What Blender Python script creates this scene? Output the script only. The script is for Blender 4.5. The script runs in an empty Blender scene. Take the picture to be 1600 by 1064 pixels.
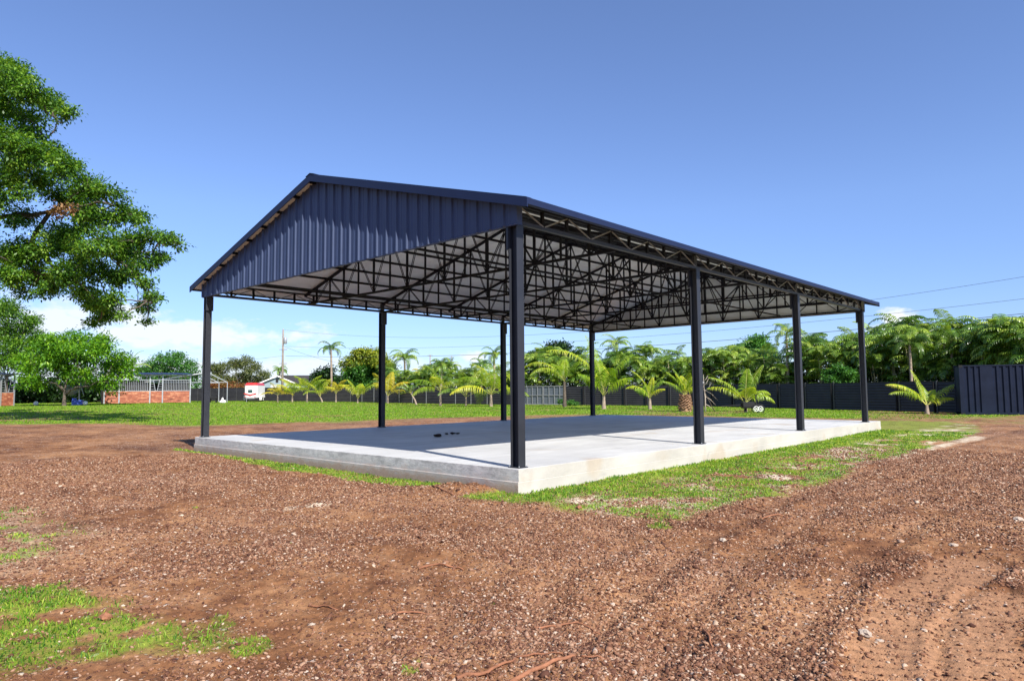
import bpy, math, random
import numpy as np
from mathutils import Vector, Matrix
random.seed(7); RS = np.random.RandomState(11)
PI = math.pi
col = bpy.context.scene.collection
SC = bpy.context.scene

# ------------------------------------------------------------------ camera
F_PX, PITCH, ROLL, YAW = 1066.1, .0721, -.0083, .7527
CAM = np.array([-7.5489, -6.9668, 1.1545])
_fw = np.array([math.cos(YAW)*math.cos(PITCH), math.sin(YAW)*math.cos(PITCH), math.sin(PITCH)])
_rt = np.array([math.sin(YAW), -math.cos(YAW), 0.0]); _up = np.cross(_rt, _fw)
_r2 = _rt*math.cos(ROLL)+_up*math.sin(ROLL); _u2 = _up*math.cos(ROLL)-_rt*math.sin(ROLL)
cd = bpy.data.cameras.new('camera'); cam = bpy.data.objects.new('camera', cd); col.objects.link(cam)
cd.sensor_width = 36; cd.lens = F_PX/1600*36; cd.clip_end = 6000; cd.clip_start = .05
M = Matrix(((_r2[0], _u2[0], -_fw[0], CAM[0]), (_r2[1], _u2[1], -_fw[1], CAM[1]), (_r2[2], _u2[2], -_fw[2], CAM[2]), (0, 0, 0, 1)))
cam.matrix_world = M
SC.camera = cam
# ------------------------------------------------------------------ light
SUN_D = np.array([.28, 1.02, -1.0])            # direction the light travels
sl = bpy.data.lights.new('sun', 'SUN'); sl.energy = 4.6; sl.angle = math.radians(.5); sl.color = (1, .945, .86)
so = bpy.data.objects.new('sun', sl); col.objects.link(so)
so.rotation_euler = Vector(SUN_D).to_track_quat('-Z', 'Y').to_euler()
SC.view_settings.view_transform = 'Standard'; SC.view_settings.look = 'None'
SC.view_settings.gamma = 1; SC.view_settings.exposure = 0.88
SC.cycles.max_bounces = 7; SC.cycles.diffuse_bounces = 4; SC.cycles.transparent_max_bounces = 4
SC.cycles.use_adaptive_sampling = True; SC.cycles.use_denoising = True
SC.cycles.sample_clamp_indirect = 8

class NT:
    """tiny node helper"""
    def __init__(s, nt): s.nt = nt; s.n = nt.nodes; s.l = nt.links
    def new(s, t, **k):
        x = s.n.new(t)
        for a, b in k.items(): setattr(x, a, b)
        return x
    def put(s, sock, v):
        if isinstance(v, bpy.types.NodeSocket): s.l.new(v, sock)
        elif v is not None:
            if sock.type == 'RGBA' and not hasattr(v, '__len__'): v = (v, v, v, 1)
            if sock.type == 'RGBA' and len(v) == 3: v = (*v, 1)
            sock.default_value = v
    def math(s, op, a, b=None, c=None, clamp=False):
        x = s.new('ShaderNodeMath', operation=op, use_clamp=clamp); s.put(x.inputs[0], a)
        if b is not None: s.put(x.inputs[1], b)
        if c is not None: s.put(x.inputs[2], c)
        return x.outputs[0]
    def mix(s, f, a, b, mode='MIX'):
        x = s.new('ShaderNodeMix', data_type='RGBA', blend_type=mode); s.put(x.inputs[0], f); s.put(x.inputs[6], a); s.put(x.inputs[7], b)
        return x.outputs[2]
    def ramp(s, v, stops, interp='LINEAR'):
        x = s.new('ShaderNodeValToRGB'); e = x.color_ramp.elements; x.color_ramp.interpolation = interp
        while len(e) < len(stops): e.new(.5)
        for q, (p, c) in zip(e, stops):
            q.position = p
            if not hasattr(c, '__len__'): c = (c, c, c)
            q.color = (*c, 1)
        s.put(x.inputs[0], v); return x.outputs[0]
    def noise(s, vec, scale, detail=4, rough=.55, dist=0):
        x = s.new('ShaderNodeTexNoise'); s.put(x.inputs['Vector'], vec); x.inputs['Scale'].default_value = scale
        x.inputs['Detail'].default_value = detail; x.inputs['Roughness'].default_value = rough; x.inputs['Distortion'].default_value = dist
        return x.outputs['Fac']
    def vor(s, vec, scale, feature='F1', out='Distance', rnd=1):
        x = s.new('ShaderNodeTexVoronoi', feature=feature); s.put(x.inputs['Vector'], vec); x.inputs['Scale'].default_value = scale
        x.inputs['Randomness'].default_value = rnd
        return x.outputs[out]
    def mapping(s, vec, scale=(1, 1, 1), rot=(0, 0, 0)):
        x = s.new('ShaderNodeMapping'); s.put(x.inputs[0], vec); x.inputs['Scale'].default_value = scale; x.inputs['Rotation'].default_value = rot
        return x.outputs[0]
    def bump(s, h, strength=.5, dist=.02, normal=None):
        x = s.new('ShaderNodeBump'); s.put(x.inputs['Height'], h); x.inputs['Strength'].default_value = strength; x.inputs['Distance'].default_value = dist
        if normal is not None: s.put(x.inputs['Normal'], normal)
        return x.outputs[0]

# world: Nishita sky plus a few procedural clouds near the horizon
SKY_STR, CLOUD_STR = .094, .60
w = bpy.data.worlds.new('World'); SC.world = w; w.use_nodes = True
N = NT(w.node_tree); N.n.clear()
sky = N.new('ShaderNodeTexSky', sky_type='NISHITA', sun_disc=False)
sky.sun_elevation = math.atan2(1.0, math.hypot(.28, 1.02)); sky.sun_rotation = math.atan2(-.28, -1.02)
sky.air_density = 1.0; sky.dust_density = .08; sky.ozone_density = 3.0; sky.altitude = 0
tc = N.new('ShaderNodeTexCoord').outputs['Generated']
sep = N.new('ShaderNodeSeparateXYZ'); N.put(sep.inputs[0], tc)
az = N.math('ARCTAN2', sep.outputs[1], sep.outputs[0]); el = N.math('ARCSINE', sep.outputs[2])
comb = N.new('ShaderNodeCombineXYZ'); N.put(comb.inputs[0], az); N.put(comb.inputs[1], N.math('MULTIPLY', el, 2.2))
n1 = N.noise(comb.outputs[0], 14, 6, .6); n2 = N.noise(comb.outputs[0], 40, 5, .6)
nn = N.math('ADD', N.math('MULTIPLY', N.math('SUBTRACT', n1, .5), 2.6), N.math('MULTIPLY', N.math('SUBTRACT', n2, .5), 1.3))
def pix_dir(u, v):
    d = _fw+_r2*(u-800)/F_PX-_u2*(v-532)/F_PX; return d/np.linalg.norm(d)
tot = None
for (u, v, wu, hv, soft, amt) in [(290, 522, 190, 26, .6, .9), (100, 500, 150, 30, .7, .85), (420, 575, 220, 20, .7, .75), (250, 580, 260, 26, .8, .8), (1403, 496, 30, 13, .5, 1.0), (1375, 512, 34, 9, .8, .7),
                                  (738, 560, 20, 14, .55, 1.0), (705, 572, 40, 9, .8, .8), (462, 572, 46, 14, .6, .8), (-300, 500, 260, 60, .9, .8), (1900, 520, 200, 40, .9, .8)]:
    d = pix_dir(u, v); a0 = math.atan2(d[1], d[0]); e0 = math.asin(d[2])
    da = N.math('MULTIPLY', N.math('SUBTRACT', az, a0), F_PX/wu); de = N.math('MULTIPLY', N.math('SUBTRACT', el, e0), F_PX/hv)
    r2 = N.math('SQRT', N.math('ADD', N.math('MULTIPLY', da, da), N.math('MULTIPLY', de, de)))
    m = N.math('SUBTRACT', 1.0, r2); m = N.math('ADD', m, nn); m = N.math('MULTIPLY', N.math('DIVIDE', m, soft, clamp=True), amt)
    tot = m if tot is None else N.math('MAXIMUM', tot, m)
sep2 = N.new('ShaderNodeSeparateXYZ')
skyc = N.mix(1.0, sky.outputs[0], (.85, .915, 1.10), 'MULTIPLY')
skyc = N.mix(1.0, skyc, N.ramp(el, [(0, (.62, .68, .86)), (.08, (.70, .74, .88)), (.25, (.95, .93, .98)), (.55, (1.04, .98, .98))]), 'MULTIPLY')
b1 = N.new('ShaderNodeBackground'); N.put(b1.inputs[0], skyc); b1.inputs[1].default_value = SKY_STR
b2 = N.new('ShaderNodeBackground'); b2.inputs[0].default_value = (.9, .95, 1, 1); b2.inputs[1].default_value = CLOUD_STR
mx = N.new('ShaderNodeMixShader'); N.put(mx.inputs[0], tot); N.l.new(b1.outputs[0], mx.inputs[1]); N.l.new(b2.outputs[0], mx.inputs[2])
wo = N.new('ShaderNodeOutputWorld'); N.l.new(mx.outputs[0], wo.inputs[0])

# ------------------------------------------------------------------ helpers
def vn(x, y, seed=0):
    x = np.asarray(x, float); y = np.asarray(y, float)
    xi = np.floor(x).astype(np.int64); yi = np.floor(y).astype(np.int64); fx = x-xi; fy = y-yi
    fx = fx*fx*(3-2*fx); fy = fy*fy*(3-2*fy)
    def h(a, b):
        k = (a*374761393+b*668265263+seed*1274126177) & 0xffffffff
        k = ((k ^ (k >> 13))*1274126177) & 0xffffffff
        k = k ^ (k >> 16)
        return (k & 0xffff)/32767.5-1
    return (h(xi, yi)*(1-fx)+h(xi+1, yi)*fx)*(1-fy)+(h(xi, yi+1)*(1-fx)+h(xi+1, yi+1)*fx)*fy
def fbm(x, y, sc, seed=0, o=4):
    s = 0; a = 1; t = 0
    for i in range(o): s = s+a*vn(x/sc+17.3*i, y/sc-9.1*i, seed+i); t += a; a *= .5; sc *= .5
    return s/t
def sst(t): t = np.clip(t, 0, 1); return t*t*(3-2*t)
def gz(x, y):
    x = np.asarray(x, float); y = np.asarray(y, float)
    return -.36+.3*sst((y-.8*x-10)/45)+.06*sst((x-4)/14)*sst((30-x)/8)
def G(u, v, z0=-.36):
    d = pix_dir(u, v); z = z0
    for i in range(6):
        t = (z-CAM[2])/d[2]; p = CAM+d*t; z = float(gz(p[0], p[1]))
    return (float(p[0]), float(p[1]))
def at(u, depth):
    """ground point seen in column u at a view depth"""
    z = 0
    v = 610; d = _fw+_r2*(u-800)/F_PX-_u2*(v-532)/F_PX
    p = CAM+d*depth; return (float(p[0]), float(p[1]), float(gz(p[0], p[1])))
def P3(u, v, depth):
    d = _fw+_r2*(u-800)/F_PX-_u2*(v-532)/F_PX
    return CAM+d*depth
def tag(o, label=None, cat=None, group=None, kind=None):
    if label: o['label'] = label
    if cat: o['category'] = cat
    if group: o['group'] = group
    if kind: o['kind'] = kind
    return o
def empty(name, loc=(0, 0, 0), rz=0):
    o = bpy.data.objects.new(name, None); col.objects.link(o); o.location = loc; o.rotation_euler = (0, 0, rz); o.empty_display_size = .3
    return o
def copy_tree(o, parent=None):
    c = o.copy(); col.objects.link(c); c.parent = parent
    for k in ('label', 'group'):
        pass
    for ch in o.children: copy_tree(ch, c)
    return c
def mesh_np(name, V, F, mat, parent=None, smooth=False, attr=None):
    V = np.asarray(V, np.float32); F = np.asarray(F, np.int32); k = F.shape[1]
    me = bpy.data.meshes.new(name); me.vertices.add(len(V)); me.vertices.foreach_set('co', V.ravel())
    me.loops.add(F.size); me.loops.foreach_set('vertex_index', F.ravel())
    me.polygons.add(len(F)); me.polygons.foreach_set('loop_start', np.arange(0, F.size, k, dtype=np.int32))
    me.polygons.foreach_set('loop_total', np.full(len(F), k, np.int32))
    if smooth: me.polygons.foreach_set('use_smooth', np.ones(len(F), bool))
    me.update(calc_edges=True)
    if attr is not None:
        a = me.color_attributes.new('mask', 'FLOAT_COLOR', 'POINT'); a.data.foreach_set('color', np.asarray(attr, np.float32).ravel())
    me.materials.append(mat)
    o = bpy.data.objects.new(name, me); col.objects.link(o)
    if parent: o.parent = parent
    return o
class MB:
    def __init__(s): s.v = []; s.f = []; s.m = []; s.cm = 0
    def face(s, *p):
        b = len(s.v); s.v += [tuple(q) for q in p]; s.f.append(tuple(range(b, b+len(p)))); s.m.append(s.cm)
    def hexa(s, c):
        b = len(s.v); s.v += [tuple(q) for q in c]
        for f in ((0, 3, 2, 1), (4, 5, 6, 7), (0, 1, 5, 4), (1, 2, 6, 5), (2, 3, 7, 6), (3, 0, 4, 7)):
            s.f.append(tuple(b+i for i in f)); s.m.append(s.cm)
    def box(s, x0, x1, y0, y1, z0, z1):
        s.hexa([(x0, y0, z0), (x1, y0, z0), (x1, y1, z0), (x0, y1, z0), (x0, y0, z1), (x1, y0, z1), (x1, y1, z1), (x0, y1, z1)])
    def bar(s, p, q, w, h, up=(0, 0, 1)):
        p = Vector(p); q = Vector(q); d = (q-p).normalized(); u = Vector(up)
        if abs(d.dot(u)) > .98: u = Vector((1, 0, 0))
        r = d.cross(u).normalized(); u = r.cross(d).normalized(); r = r*w/2; u = u*h/2
        s.hexa([p-r-u, p+r-u, q+r-u, q-r-u, p-r+u, p+r+u, q+r+u, q-r+u])
    def tube(s, pts, rad, n=8, cap=True):
        pts = [Vector(p) for p in pts]
        if not hasattr(rad, '__len__'): rad = [rad]*len(pts)
        b = len(s.v); ref = None
        for i, p in enumerate(pts):
            d = (pts[min(i+1, len(pts)-1)]-pts[max(i-1, 0)]).normalized()
            if ref is None: ref = d.cross(Vector((0, 0, 1))) if abs(d.z) < .9 else d.cross(Vector((1, 0, 0)))
            ref = (ref-d*ref.dot(d)).normalized(); bi = d.cross(ref)
            for k in range(n):
                a = 2*PI*k/n; s.v.append(tuple(p+(ref*math.cos(a)+bi*math.sin(a))*rad[i]))
        for i in range(len(pts)-1):
            for k in range(n):
                s.f.append((b+i*n+k, b+i*n+(k+1) % n, b+(i+1)*n+(k+1) % n, b+(i+1)*n+k)); s.m.append(s.cm)
        if cap:
            s.f.append(tuple(b+k for k in range(n))[::-1]); s.m.append(s.cm)
            s.f.append(tuple(b+(len(pts)-1)*n+k for k in range(n))); s.m.append(s.cm)
    def lathe(s, c, prof, n=16):
        b = len(s.v)
        for r, z in prof:
            for k in range(n): a = 2*PI*k/n; s.v.append((c[0]+r*math.cos(a), c[1]+r*math.sin(a), c[2]+z))
        for i in range(len(prof)-1):
            for k in range(n): s.f.append((b+i*n+k, b+i*n+(k+1) % n, b+(i+1)*n+(k+1) % n, b+(i+1)*n+k)); s.m.append(s.cm)
        s.f.append(tuple(b+k for k in range(n))[::-1]); s.m.append(s.cm); s.f.append(tuple(b+(len(prof)-1)*n+k for k in range(n))); s.m.append(s.cm)
    def build(s, name, mats, parent=None, smooth=False, bevel=0):
        me = bpy.data.meshes.new(name); me.from_pydata(s.v, [], s.f)
        if not isinstance(mats, (list, tuple)): mats = [mats]
        for m in mats: me.materials.append(m)
        if len(mats) > 1: me.polygons.foreach_set('material_index', s.m)
        if smooth: me.polygons.foreach_set('use_smooth', [True]*len(s.f))
        me.update(); o = bpy.data.objects.new(name, me); col.objects.link(o)
        if parent: o.parent = parent
        if bevel:
            b = o.modifiers.new('bevel', 'BEVEL'); b.width = bevel; b.segments = 2; b.limit_method = 'ANGLE'
        return o

# ------------------------------------------------------------------ materials
def mat(name, base=(.5, .5, .5), rough=.6, metal=0, spec=.5, var=0, vscale=3, bump=0, bscale=40, bdist=.01):
    m = bpy.data.materials.new(name); m.use_nodes = True; N = NT(m.node_tree); p = N.n['Principled BSDF']
    p.inputs['Roughness'].default_value = rough; p.inputs['Metallic'].default_value = metal; p.inputs['Specular IOR Level'].default_value = spec
    tc = N.new('ShaderNodeTexCoord').outputs['Object']
    c = (*base, 1)
    if var:
        n = N.noise(tc, vscale, 6, .65); f = N.ramp(n, [(.3, 1-var), (.7, 1+var*.6)])
        c = N.mix(1, c, f, 'MULTIPLY')
        N.put(p.inputs['Roughness'], N.math('ADD', rough-.08, N.math('MULTIPLY', n, .16)))
    N.put(p.inputs['Base Color'], c)
    if bump: N.put(p.inputs['Normal'], N.bump(N.noise(tc, bscale, 4), bump, bdist))
    return m
def leafmat(name, stops, trans=.35, rough=.42, spec=.35, tcol=1.25, frond=False):
    """foliage: colour differs leaf by leaf, some light passes through"""
    m = bpy.data.materials.new(name); m.use_nodes = True; N = NT(m.node_tree); p = N.n['Principled BSDF']
    g = N.new('ShaderNodeNewGeometry'); r = g.outputs['Random Per Island']
    tc = N.new('ShaderNodeTexCoord').outputs['Object']
    big = N.noise(tc, .9, 2)
    if name == 'grass_blades':
        pn = N.noise(tc, 1.7, 5, .65); big = N.math('ADD', N.math('MULTIPLY', pn, 1.5), -.36)
    if frond:
        q = N.new('ShaderNodeAttribute', attribute_name='mask').outputs['Fac']; r = N.math('ADD', N.math('MULTIPLY', q, .95), N.math('MULTIPLY', r, .3))
    f = N.math('ADD', N.math('MULTIPLY', r, .75), N.math('MULTIPLY', N.math('SUBTRACT', big, .38), .9), clamp=True)
    c = N.ramp(f, stops); N.put(p.inputs['Base Color'], c)
    p.inputs['Roughness'].default_value = rough; p.inputs['Specular IOR Level'].default_value = spec
    t = N.new('ShaderNodeBsdfTranslucent'); N.put(t.inputs[0], N.mix(1, c, (tcol*1.1, tcol*1.15, tcol*.5), 'MULTIPLY'))
    x = N.new('ShaderNodeMixShader'); x.inputs[0].default_value = trans; N.l.new(p.outputs[0], x.inputs[1]); N.l.new(t.outputs[0], x.inputs[2])
    N.l.new(x.outputs[0], N.n['Material Output'].inputs[0])
    return m
MT = {}
MT['navy'] = mat('navy_painted_steel', (.024, .026, .033), .42, 0, .4, .18, 2.5, .05, 30)
MT['gable'] = mat('navy_ribbed_panel', (.046, .066, .132), .46, 0, .25, .12, 1.2)
MT['truss'] = mat('matt_black_navy_steel', (.006, .007, .011), .6, 0, .2, .2, 3)
MT['roofskin'] = mat('navy_roof_sheet', (.012, .020, .058), .5, 0, .22, .12, 2)
MT['galv'] = mat('galvanised_steel', (.45, .47, .49), .42, .5, .5, .15, 6)
MT['white'] = mat('white_paint', (.78, .78, .76), .4, 0, .5, .08, 4)
MT['black'] = mat('black_rubber', (.015, .015, .016), .7, 0, .3, .2, 12)
MT['fence'] = mat('charcoal_fence_panel', (.036, .035, .036), .5, 0, .3, .3, 1.3)
MT['post'] = mat('grey_fence_post', (.055, .056, .06), .45, 0, .5, .2, 3)
MT['postlight'] = mat('pale_fence_post', (.26, .27, .28), .45, .2, .5, .2, 3)
MT['bark'] = mat('grey_brown_bark', (.12, .098, .078), .9, 0, .2, .45, 5, .8, 18, .03)
MT['palebark'] = mat('pale_palm_bark', (.34, .27, .21), .85, 0, .2, .35, 4, .6, 14, .02)
MT['tanbark'] = mat('fibrous_palm_base', (.33, .20, .12), .95, 0, .1, .5, 9, 1, 22, .03)
MT['pole'] = mat('weathered_pole_wood', (.27, .23, .19), .85, 0, .2, .3, 6, .3, 30)
MT['red'] = mat('red_paint', (.5, .03, .03), .35, 0, .5, .1, 3)
MT['glass'] = mat('dark_window_glass', (.02, .06, .06), .08, 0, .8)
MT['blue'] = mat('blue_plastic', (.08, .14, .55), .5, 0, .4, .1, 4)
MT['house'] = mat('grey_blue_siding', (.25, .32, .36), .8, 0, .2, .08, 2)
MT['shingle'] = mat('dark_roof_shingle', (.045, .042, .045), .9, 0, .2, .35, 5, .3, 20)
MT['conc2'] = mat('pale_debris', (.55, .52, .47), .85, 0, .2, .2, 6)
MT['clod'] = mat('dark_dirt_clod', (.035, .025, .02), .95, 0, .1, .4, 30, .8, 60)
MT['root'] = mat('reddish_root', (.30, .13, .07), .85, 0, .2, .4, 14, .8, 60, .01)
MT['deadwood'] = mat('bleached_deadwood', (.42, .36, .30), .9, 0, .2, .3, 12, .5, 40)
MT['cord'] = mat('dark_cable', (.03, .03, .035), .6)
MT['rock'] = mat('pale_limestone', (.46, .37, .29), .9, 0, .2, .35, 14, .9, 30, .02)
MT['container'] = mat('navy_container_paint', (.007, .012, .030), .5, 0, .25, .3, 1.6, .05, 12)

def roofliner():
    m = bpy.data.materials.new('white_vinyl_insulation'); m.use_nodes = True; N = NT(m.node_tree); p = N.n['Principled BSDF']
    tc = N.new('ShaderNodeTexCoord').outputs['Object']
    mp = N.mapping(tc, (1.1, 2.4, 2.4), (0, 0, .5)); n = N.noise(mp, 2.2, 5, .6, .8)
    wv = N.new('ShaderNodeTexWave', wave_type='BANDS', bands_direction='X'); N.put(wv.inputs[0], tc); wv.inputs['Scale'].default_value = .26
    wv.inputs['Distortion'].default_value = .4
    c = N.mix(N.ramp(n, [(.35, 0), (.7, 1)]), (.80, .85, .86), (.90, .93, .93))
    N.put(p.inputs['Base Color'], c); p.inputs['Roughness'].default_value = .4
    h = N.math('ADD', n, N.math('MULTIPLY', wv.outputs['Fac'], .4))
    N.put(p.inputs['Normal'], N.bump(h, .8, .06)); return m
MT['liner'] = roofliner()
MT['inner'] = mat('white_panel_back', (.82, .88, .86), .45, 0, .4, .06, 2)

def concrete(name, a, b, formed=False):
    m = bpy.data.materials.new(name); m.use_nodes = True; N = NT(m.node_tree); p = N.n['Principled BSDF']
    tc = N.new('ShaderNodeTexCoord').outputs['Object']
    n = N.noise(tc, .55, 6, .6, .6); c = N.mix(N.ramp(n, [(.32, 0), (.68, 1)]), a, b)
    sw = N.noise(N.mapping(tc, (.5, 2.6, 2), (0, 0, .25)), 1.1, 5, .6, 1.2)
    c = N.mix(1, c, N.ramp(sw, [(.3, .86), (.65, 1.06)]), 'MULTIPLY')
    st = N.noise(N.mapping(tc, (1, 1, 1)), .9, 3, .5, .3)
    c = N.mix(N.math('MULTIPLY', N.ramp(st, [(.60, 0), (.70, 1)]), .4), c, (.38, .27, .16))
    fine = N.noise(tc, 60, 4, .7); c = N.mix(1, c, N.ramp(fine, [(.25, .9), (.75, 1.08)]), 'MULTIPLY')
    sm_ = N.noise(N.mapping(tc, (.9, 3.5, 2), (0, 0, .55)), .8, 6, .7, .8)
    c = N.mix(N.math('MULTIPLY', N.ramp(sm_, [(.62, 0), (.72, 1)]), .38 if not formed else 0), c, (.13, .12, .11))
    hh = N.math('ADD', N.math('MULTIPLY', fine, .3), sw)
    if formed:
        g = N.noise(N.mapping(tc, (1, 1.2, 3)), 4.5, 8, .75, .4)
        c = N.mix(1, c, N.ramp(g, [(.28, .45), (.5, .9), (.7, 1.2)]), 'MULTIPLY')
        sz = N.new('ShaderNodeSeparateXYZ'); N.put(sz.inputs[0], tc)
        mud = N.ramp(N.math('ADD', N.math('MULTIPLY', sz.outputs[2], 2.4), N.math('MULTIPLY', g, .9)), [(-.0, 1), (.12, 0)])
        mud = N.math('MULTIPLY', N.math('SUBTRACT', .02, N.math('ADD', sz.outputs[2], N.math('MULTIPLY', N.math('SUBTRACT', .75, g), .6))), 6.0, clamp=True)
        c = N.mix(N.math('MULTIPLY', mud, .75), c, (.27, .15, .085)); hole = N.vor(tc, 22); c = N.mix(N.ramp(hole, [(.05, 1), (.12, 0)]), c, (.07, .065, .06)); hh = N.math('ADD', g, fine)
    else:
        # saw-cut control joints
        sx = N.new('ShaderNodeSeparateXYZ'); N.put(sx.inputs[0], tc)
    N.put(p.inputs['Base Color'], c); p.inputs['Roughness'].default_value = .62 if not formed else .85
    N.put(p.inputs['Normal'], N.bump(hh, .25 if not formed else .7, .01)); return m
MT['slab'] = concrete('trowelled_concrete', (.43, .43, .425), (.55, .55, .54))
MT['slabedge'] = concrete('formed_concrete_edge', (.52, .51, .48), (.66, .64, .60), True)

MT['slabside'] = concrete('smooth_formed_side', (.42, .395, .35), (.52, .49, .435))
def planks():
    m = bpy.data.materials.new('reddish_stall_boards'); m.use_nodes = True; N = NT(m.node_tree); p = N.n['Principled BSDF']
    tc = N.new('ShaderNodeTexCoord').outputs['Object']; sx = N.new('ShaderNodeSeparateXYZ'); N.put(sx.inputs[0], tc)
    row = N.math('MULTIPLY', sx.outputs[2], 1/.17); fr = N.math('FRACT', row); fl = N.math('FLOOR', row)
    cb = N.new('ShaderNodeCombineXYZ'); N.put(cb.inputs[0], N.math('MULTIPLY', sx.outputs[0], .7)); N.put(cb.inputs[1], N.math('MULTIPLY', fl, 3.7)); N.put(cb.inputs[2], N.math('MULTIPLY', sx.outputs[1], .5))
    n = N.noise(cb.outputs[0], 1.6, 4, .7)
    c = N.ramp(n, [(.3, (.10, .028, .014)), (.5, (.33, .10, .05)), (.68, (.55, .26, .14))])
    c = N.mix(N.ramp(fr, [(.0, 1), (.07, 0), (.93, 0), (1, 1)]), c, (.04, .015, .01))
    N.put(p.inputs['Base Color'], c); p.inputs['Roughness'].default_value = .6; return m
MT['planks'] = planks()

GREENS = [(0, (.012, .045, .006)), (.35, (.045, .14, .012)), (.7, (.12, .26, .022)), (1, (.23, .36, .04))]
MT['leaf_big'] = leafmat('shade_tree_leaves', [(0, (.012, .04, .008)), (.35, (.05, .14, .014)), (.7, (.14, .28, .025)), (1, (.32, .46, .06))])
MT['leaf_mango'] = leafmat('bright_broad_leaves', [(0, (.02, .08, .008)), (.4, (.09, .24, .012)), (.8, (.20, .40, .02)), (1, (.34, .50, .04))])
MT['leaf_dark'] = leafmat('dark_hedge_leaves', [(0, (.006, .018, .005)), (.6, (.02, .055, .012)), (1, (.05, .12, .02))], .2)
MT['leaf_olive'] = leafmat('olive_leaves', [(0, (.05, .07, .02)), (.5, (.13, .16, .05)), (1, (.24, .25, .10))])
MT['leaf_rust'] = leafmat('rusty_bush_leaves', [(0, (.12, .035, .015)), (.5, (.3, .12, .05)), (1, (.22, .22, .06))])
MT['leaf_green'] = leafmat('green_bush_leaves', [(0, (.015, .06, .012)), (.5, (.06, .19, .03)), (1, (.15, .34, .06))])
MT['leaf_yel'] = leafmat('yellow_green_leaves', [(0, (.07, .14, .015)), (.5, (.25, .32, .03)), (1, (.45, .42, .05))])
MT['palm_green'] = leafmat('areca_leaflets', [(0, (.02, .055, .01)), (.35, (.08, .17, .02)), (.7, (.20, .33, .035)), (1, (.42, .50, .08))], .25, .32, .6, frond=True)
MT['palm_deep'] = leafmat('deep_green_leaflets', [(0, (.015, .045, .01)), (.4, (.06, .14, .018)), (.75, (.15, .27, .03)), (1, (.34, .44, .06))], .22, .30, .6, frond=True)
MT['palm_young'] = leafmat('young_palm_leaflets', [(0, (.08, .18, .012)), (.4, (.22, .35, .02)), (.75, (.42, .50, .03)), (1, (.66, .62, .06))], .4, .4, .4, frond=True)
MT['palm_yel'] = leafmat('yellowing_palm_leaflets', [(0, (.25, .26, .02)), (.5, (.52, .45, .03)), (1, (.70, .52, .05))], .42, .45, .4, frond=True)
MT['dead'] = leafmat('dry_brown_leaves', [(0, (.14, .07, .03)), (1, (.36, .22, .11))], .2, .8, .1)
MT['grass'] = leafmat('grass_blades', [(0, (.04, .12, .014)), (.25, (.11, .26, .02)), (.55, (.26, .40, .03)), (.82, (.42, .47, .07)), (1, (.62, .54, .18))], .4, .5, .3)
MT['lawn'] = leafmat('lawn_blades', [(0, (.06, .15, .01)), (.45, (.15, .31, .015)), (.8, (.26, .42, .025)), (1, (.46, .46, .08))], .4, .5, .3)

# ------------------------------------------------------------------ ground
def sdpoly(px, py, poly):
    """signed distance, positive inside"""
    P = np.array(poly, float); d = np.full(px.shape, 1e18); ins = np.zeros(px.shape, bool)
    for i in range(len(P)):
        a = P[i]; b = P[(i+1) % len(P)]; e = b-a; wx = px-a[0]; wy = py-a[1]
        t = np.clip((wx*e[0]+wy*e[1])/(e@e), 0, 1); d = np.minimum(d, (wx-t*e[0])**2+(wy-t*e[1])**2)
        c = ((a[1] > py) != (b[1] > py))
        with np.errstate(divide='ignore', invalid='ignore'):
            xi = (b[0]-a[0])*(py-a[1])/(b[1]-a[1])+a[0]
        ins ^= c & (px < xi)
    return np.where(ins, 1, -1)*np.sqrt(d)
def dline(px, py, pts):
    d = np.full(px.shape, 1e18)
    for a, b in zip(pts[:-1], pts[1:]):
        a = np.array(a); b = np.array(b); e = b-a; wx = px-a[0]; wy = py-a[1]
        t = np.clip((wx*e[0]+wy*e[1])/(e@e), 0, 1); d = np.minimum(d, (wx-t*e[0])**2+(wy-t*e[1])**2)
    return np.sqrt(d)
DIRT = [(-60, 40), (-30, 36), (-.7, 31.2), (2.4, 28.6), (4.5, 24), (8.9, 23), (13.1, 21.2), (19.6, 19.5), (24, 17), (25.5, 12), (26.2, 6), (26.8, 2.4), (30, -1), (34.8, -2.2), (60, -6), (60, -60), (-60, -60)]
SIDE = [(-.75, .25), (0, .1), (18.3, .1), (20.4, 2.5), (25, 3.0), (26, -.5), (23, -2.0), (18.4, -2.8), (12, -2.75), (6.92, -2.54), (4.5, -2.9), (2.25, -2.83), (-.19, -2.75), (-.64, -2.2), (-.55, -1.4), (-.35, -.87), (-.7, -.1)]
STRIP = [(-.1, 12.6), (-.35, 12.2), (-.38, 9.4), (-.65, 7.5), (-.92, 5.4), (-.78, 4), (-.88, 3), (-.75, 2.2), (-.45, 1.1), (-.1, .8)]
CORNER = [(-6.5, -.1), (-5.95, -.6), (-5.81, -1.6), (-5.6, -2.5), (-5.5, -2.95), (-5.85, -2.75), (-6.19, -2.6), (-6.9, -2.2), (-8, -1), (-8.5, 1), (-7, 1.2)]
WEEDY = [(-5.3, 4.9), (-4.9, 2.3), (-5.5, .3), (-6.4, .5), (-7.4, 3), (-6.6, 5.4)]
RUTS = [[G(900, 1000), G(1080, 850), G(1240, 770), G(1420, 715), G(1600, 668)], [G(1000, 1060), G(1130, 890), G(1290, 790), G(1600, 700)], [G(1180, 1060), G(1330, 880), G(1450, 800), G(1600, 745)],
        [G(800, 1060), G(860, 900), G(980, 850), G(900, 800), G(640, 780), G(300, 755), G(0, 720)], [G(0, 760), G(320, 800), G(620, 880), G(760, 1060)]]
TREADS = [([G(1395, 1064), G(1400, 985), G(1440, 930), G(1520, 880)], .28), ([G(1540, 1064), G(1530, 990), G(1560, 930)], .25)]
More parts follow.
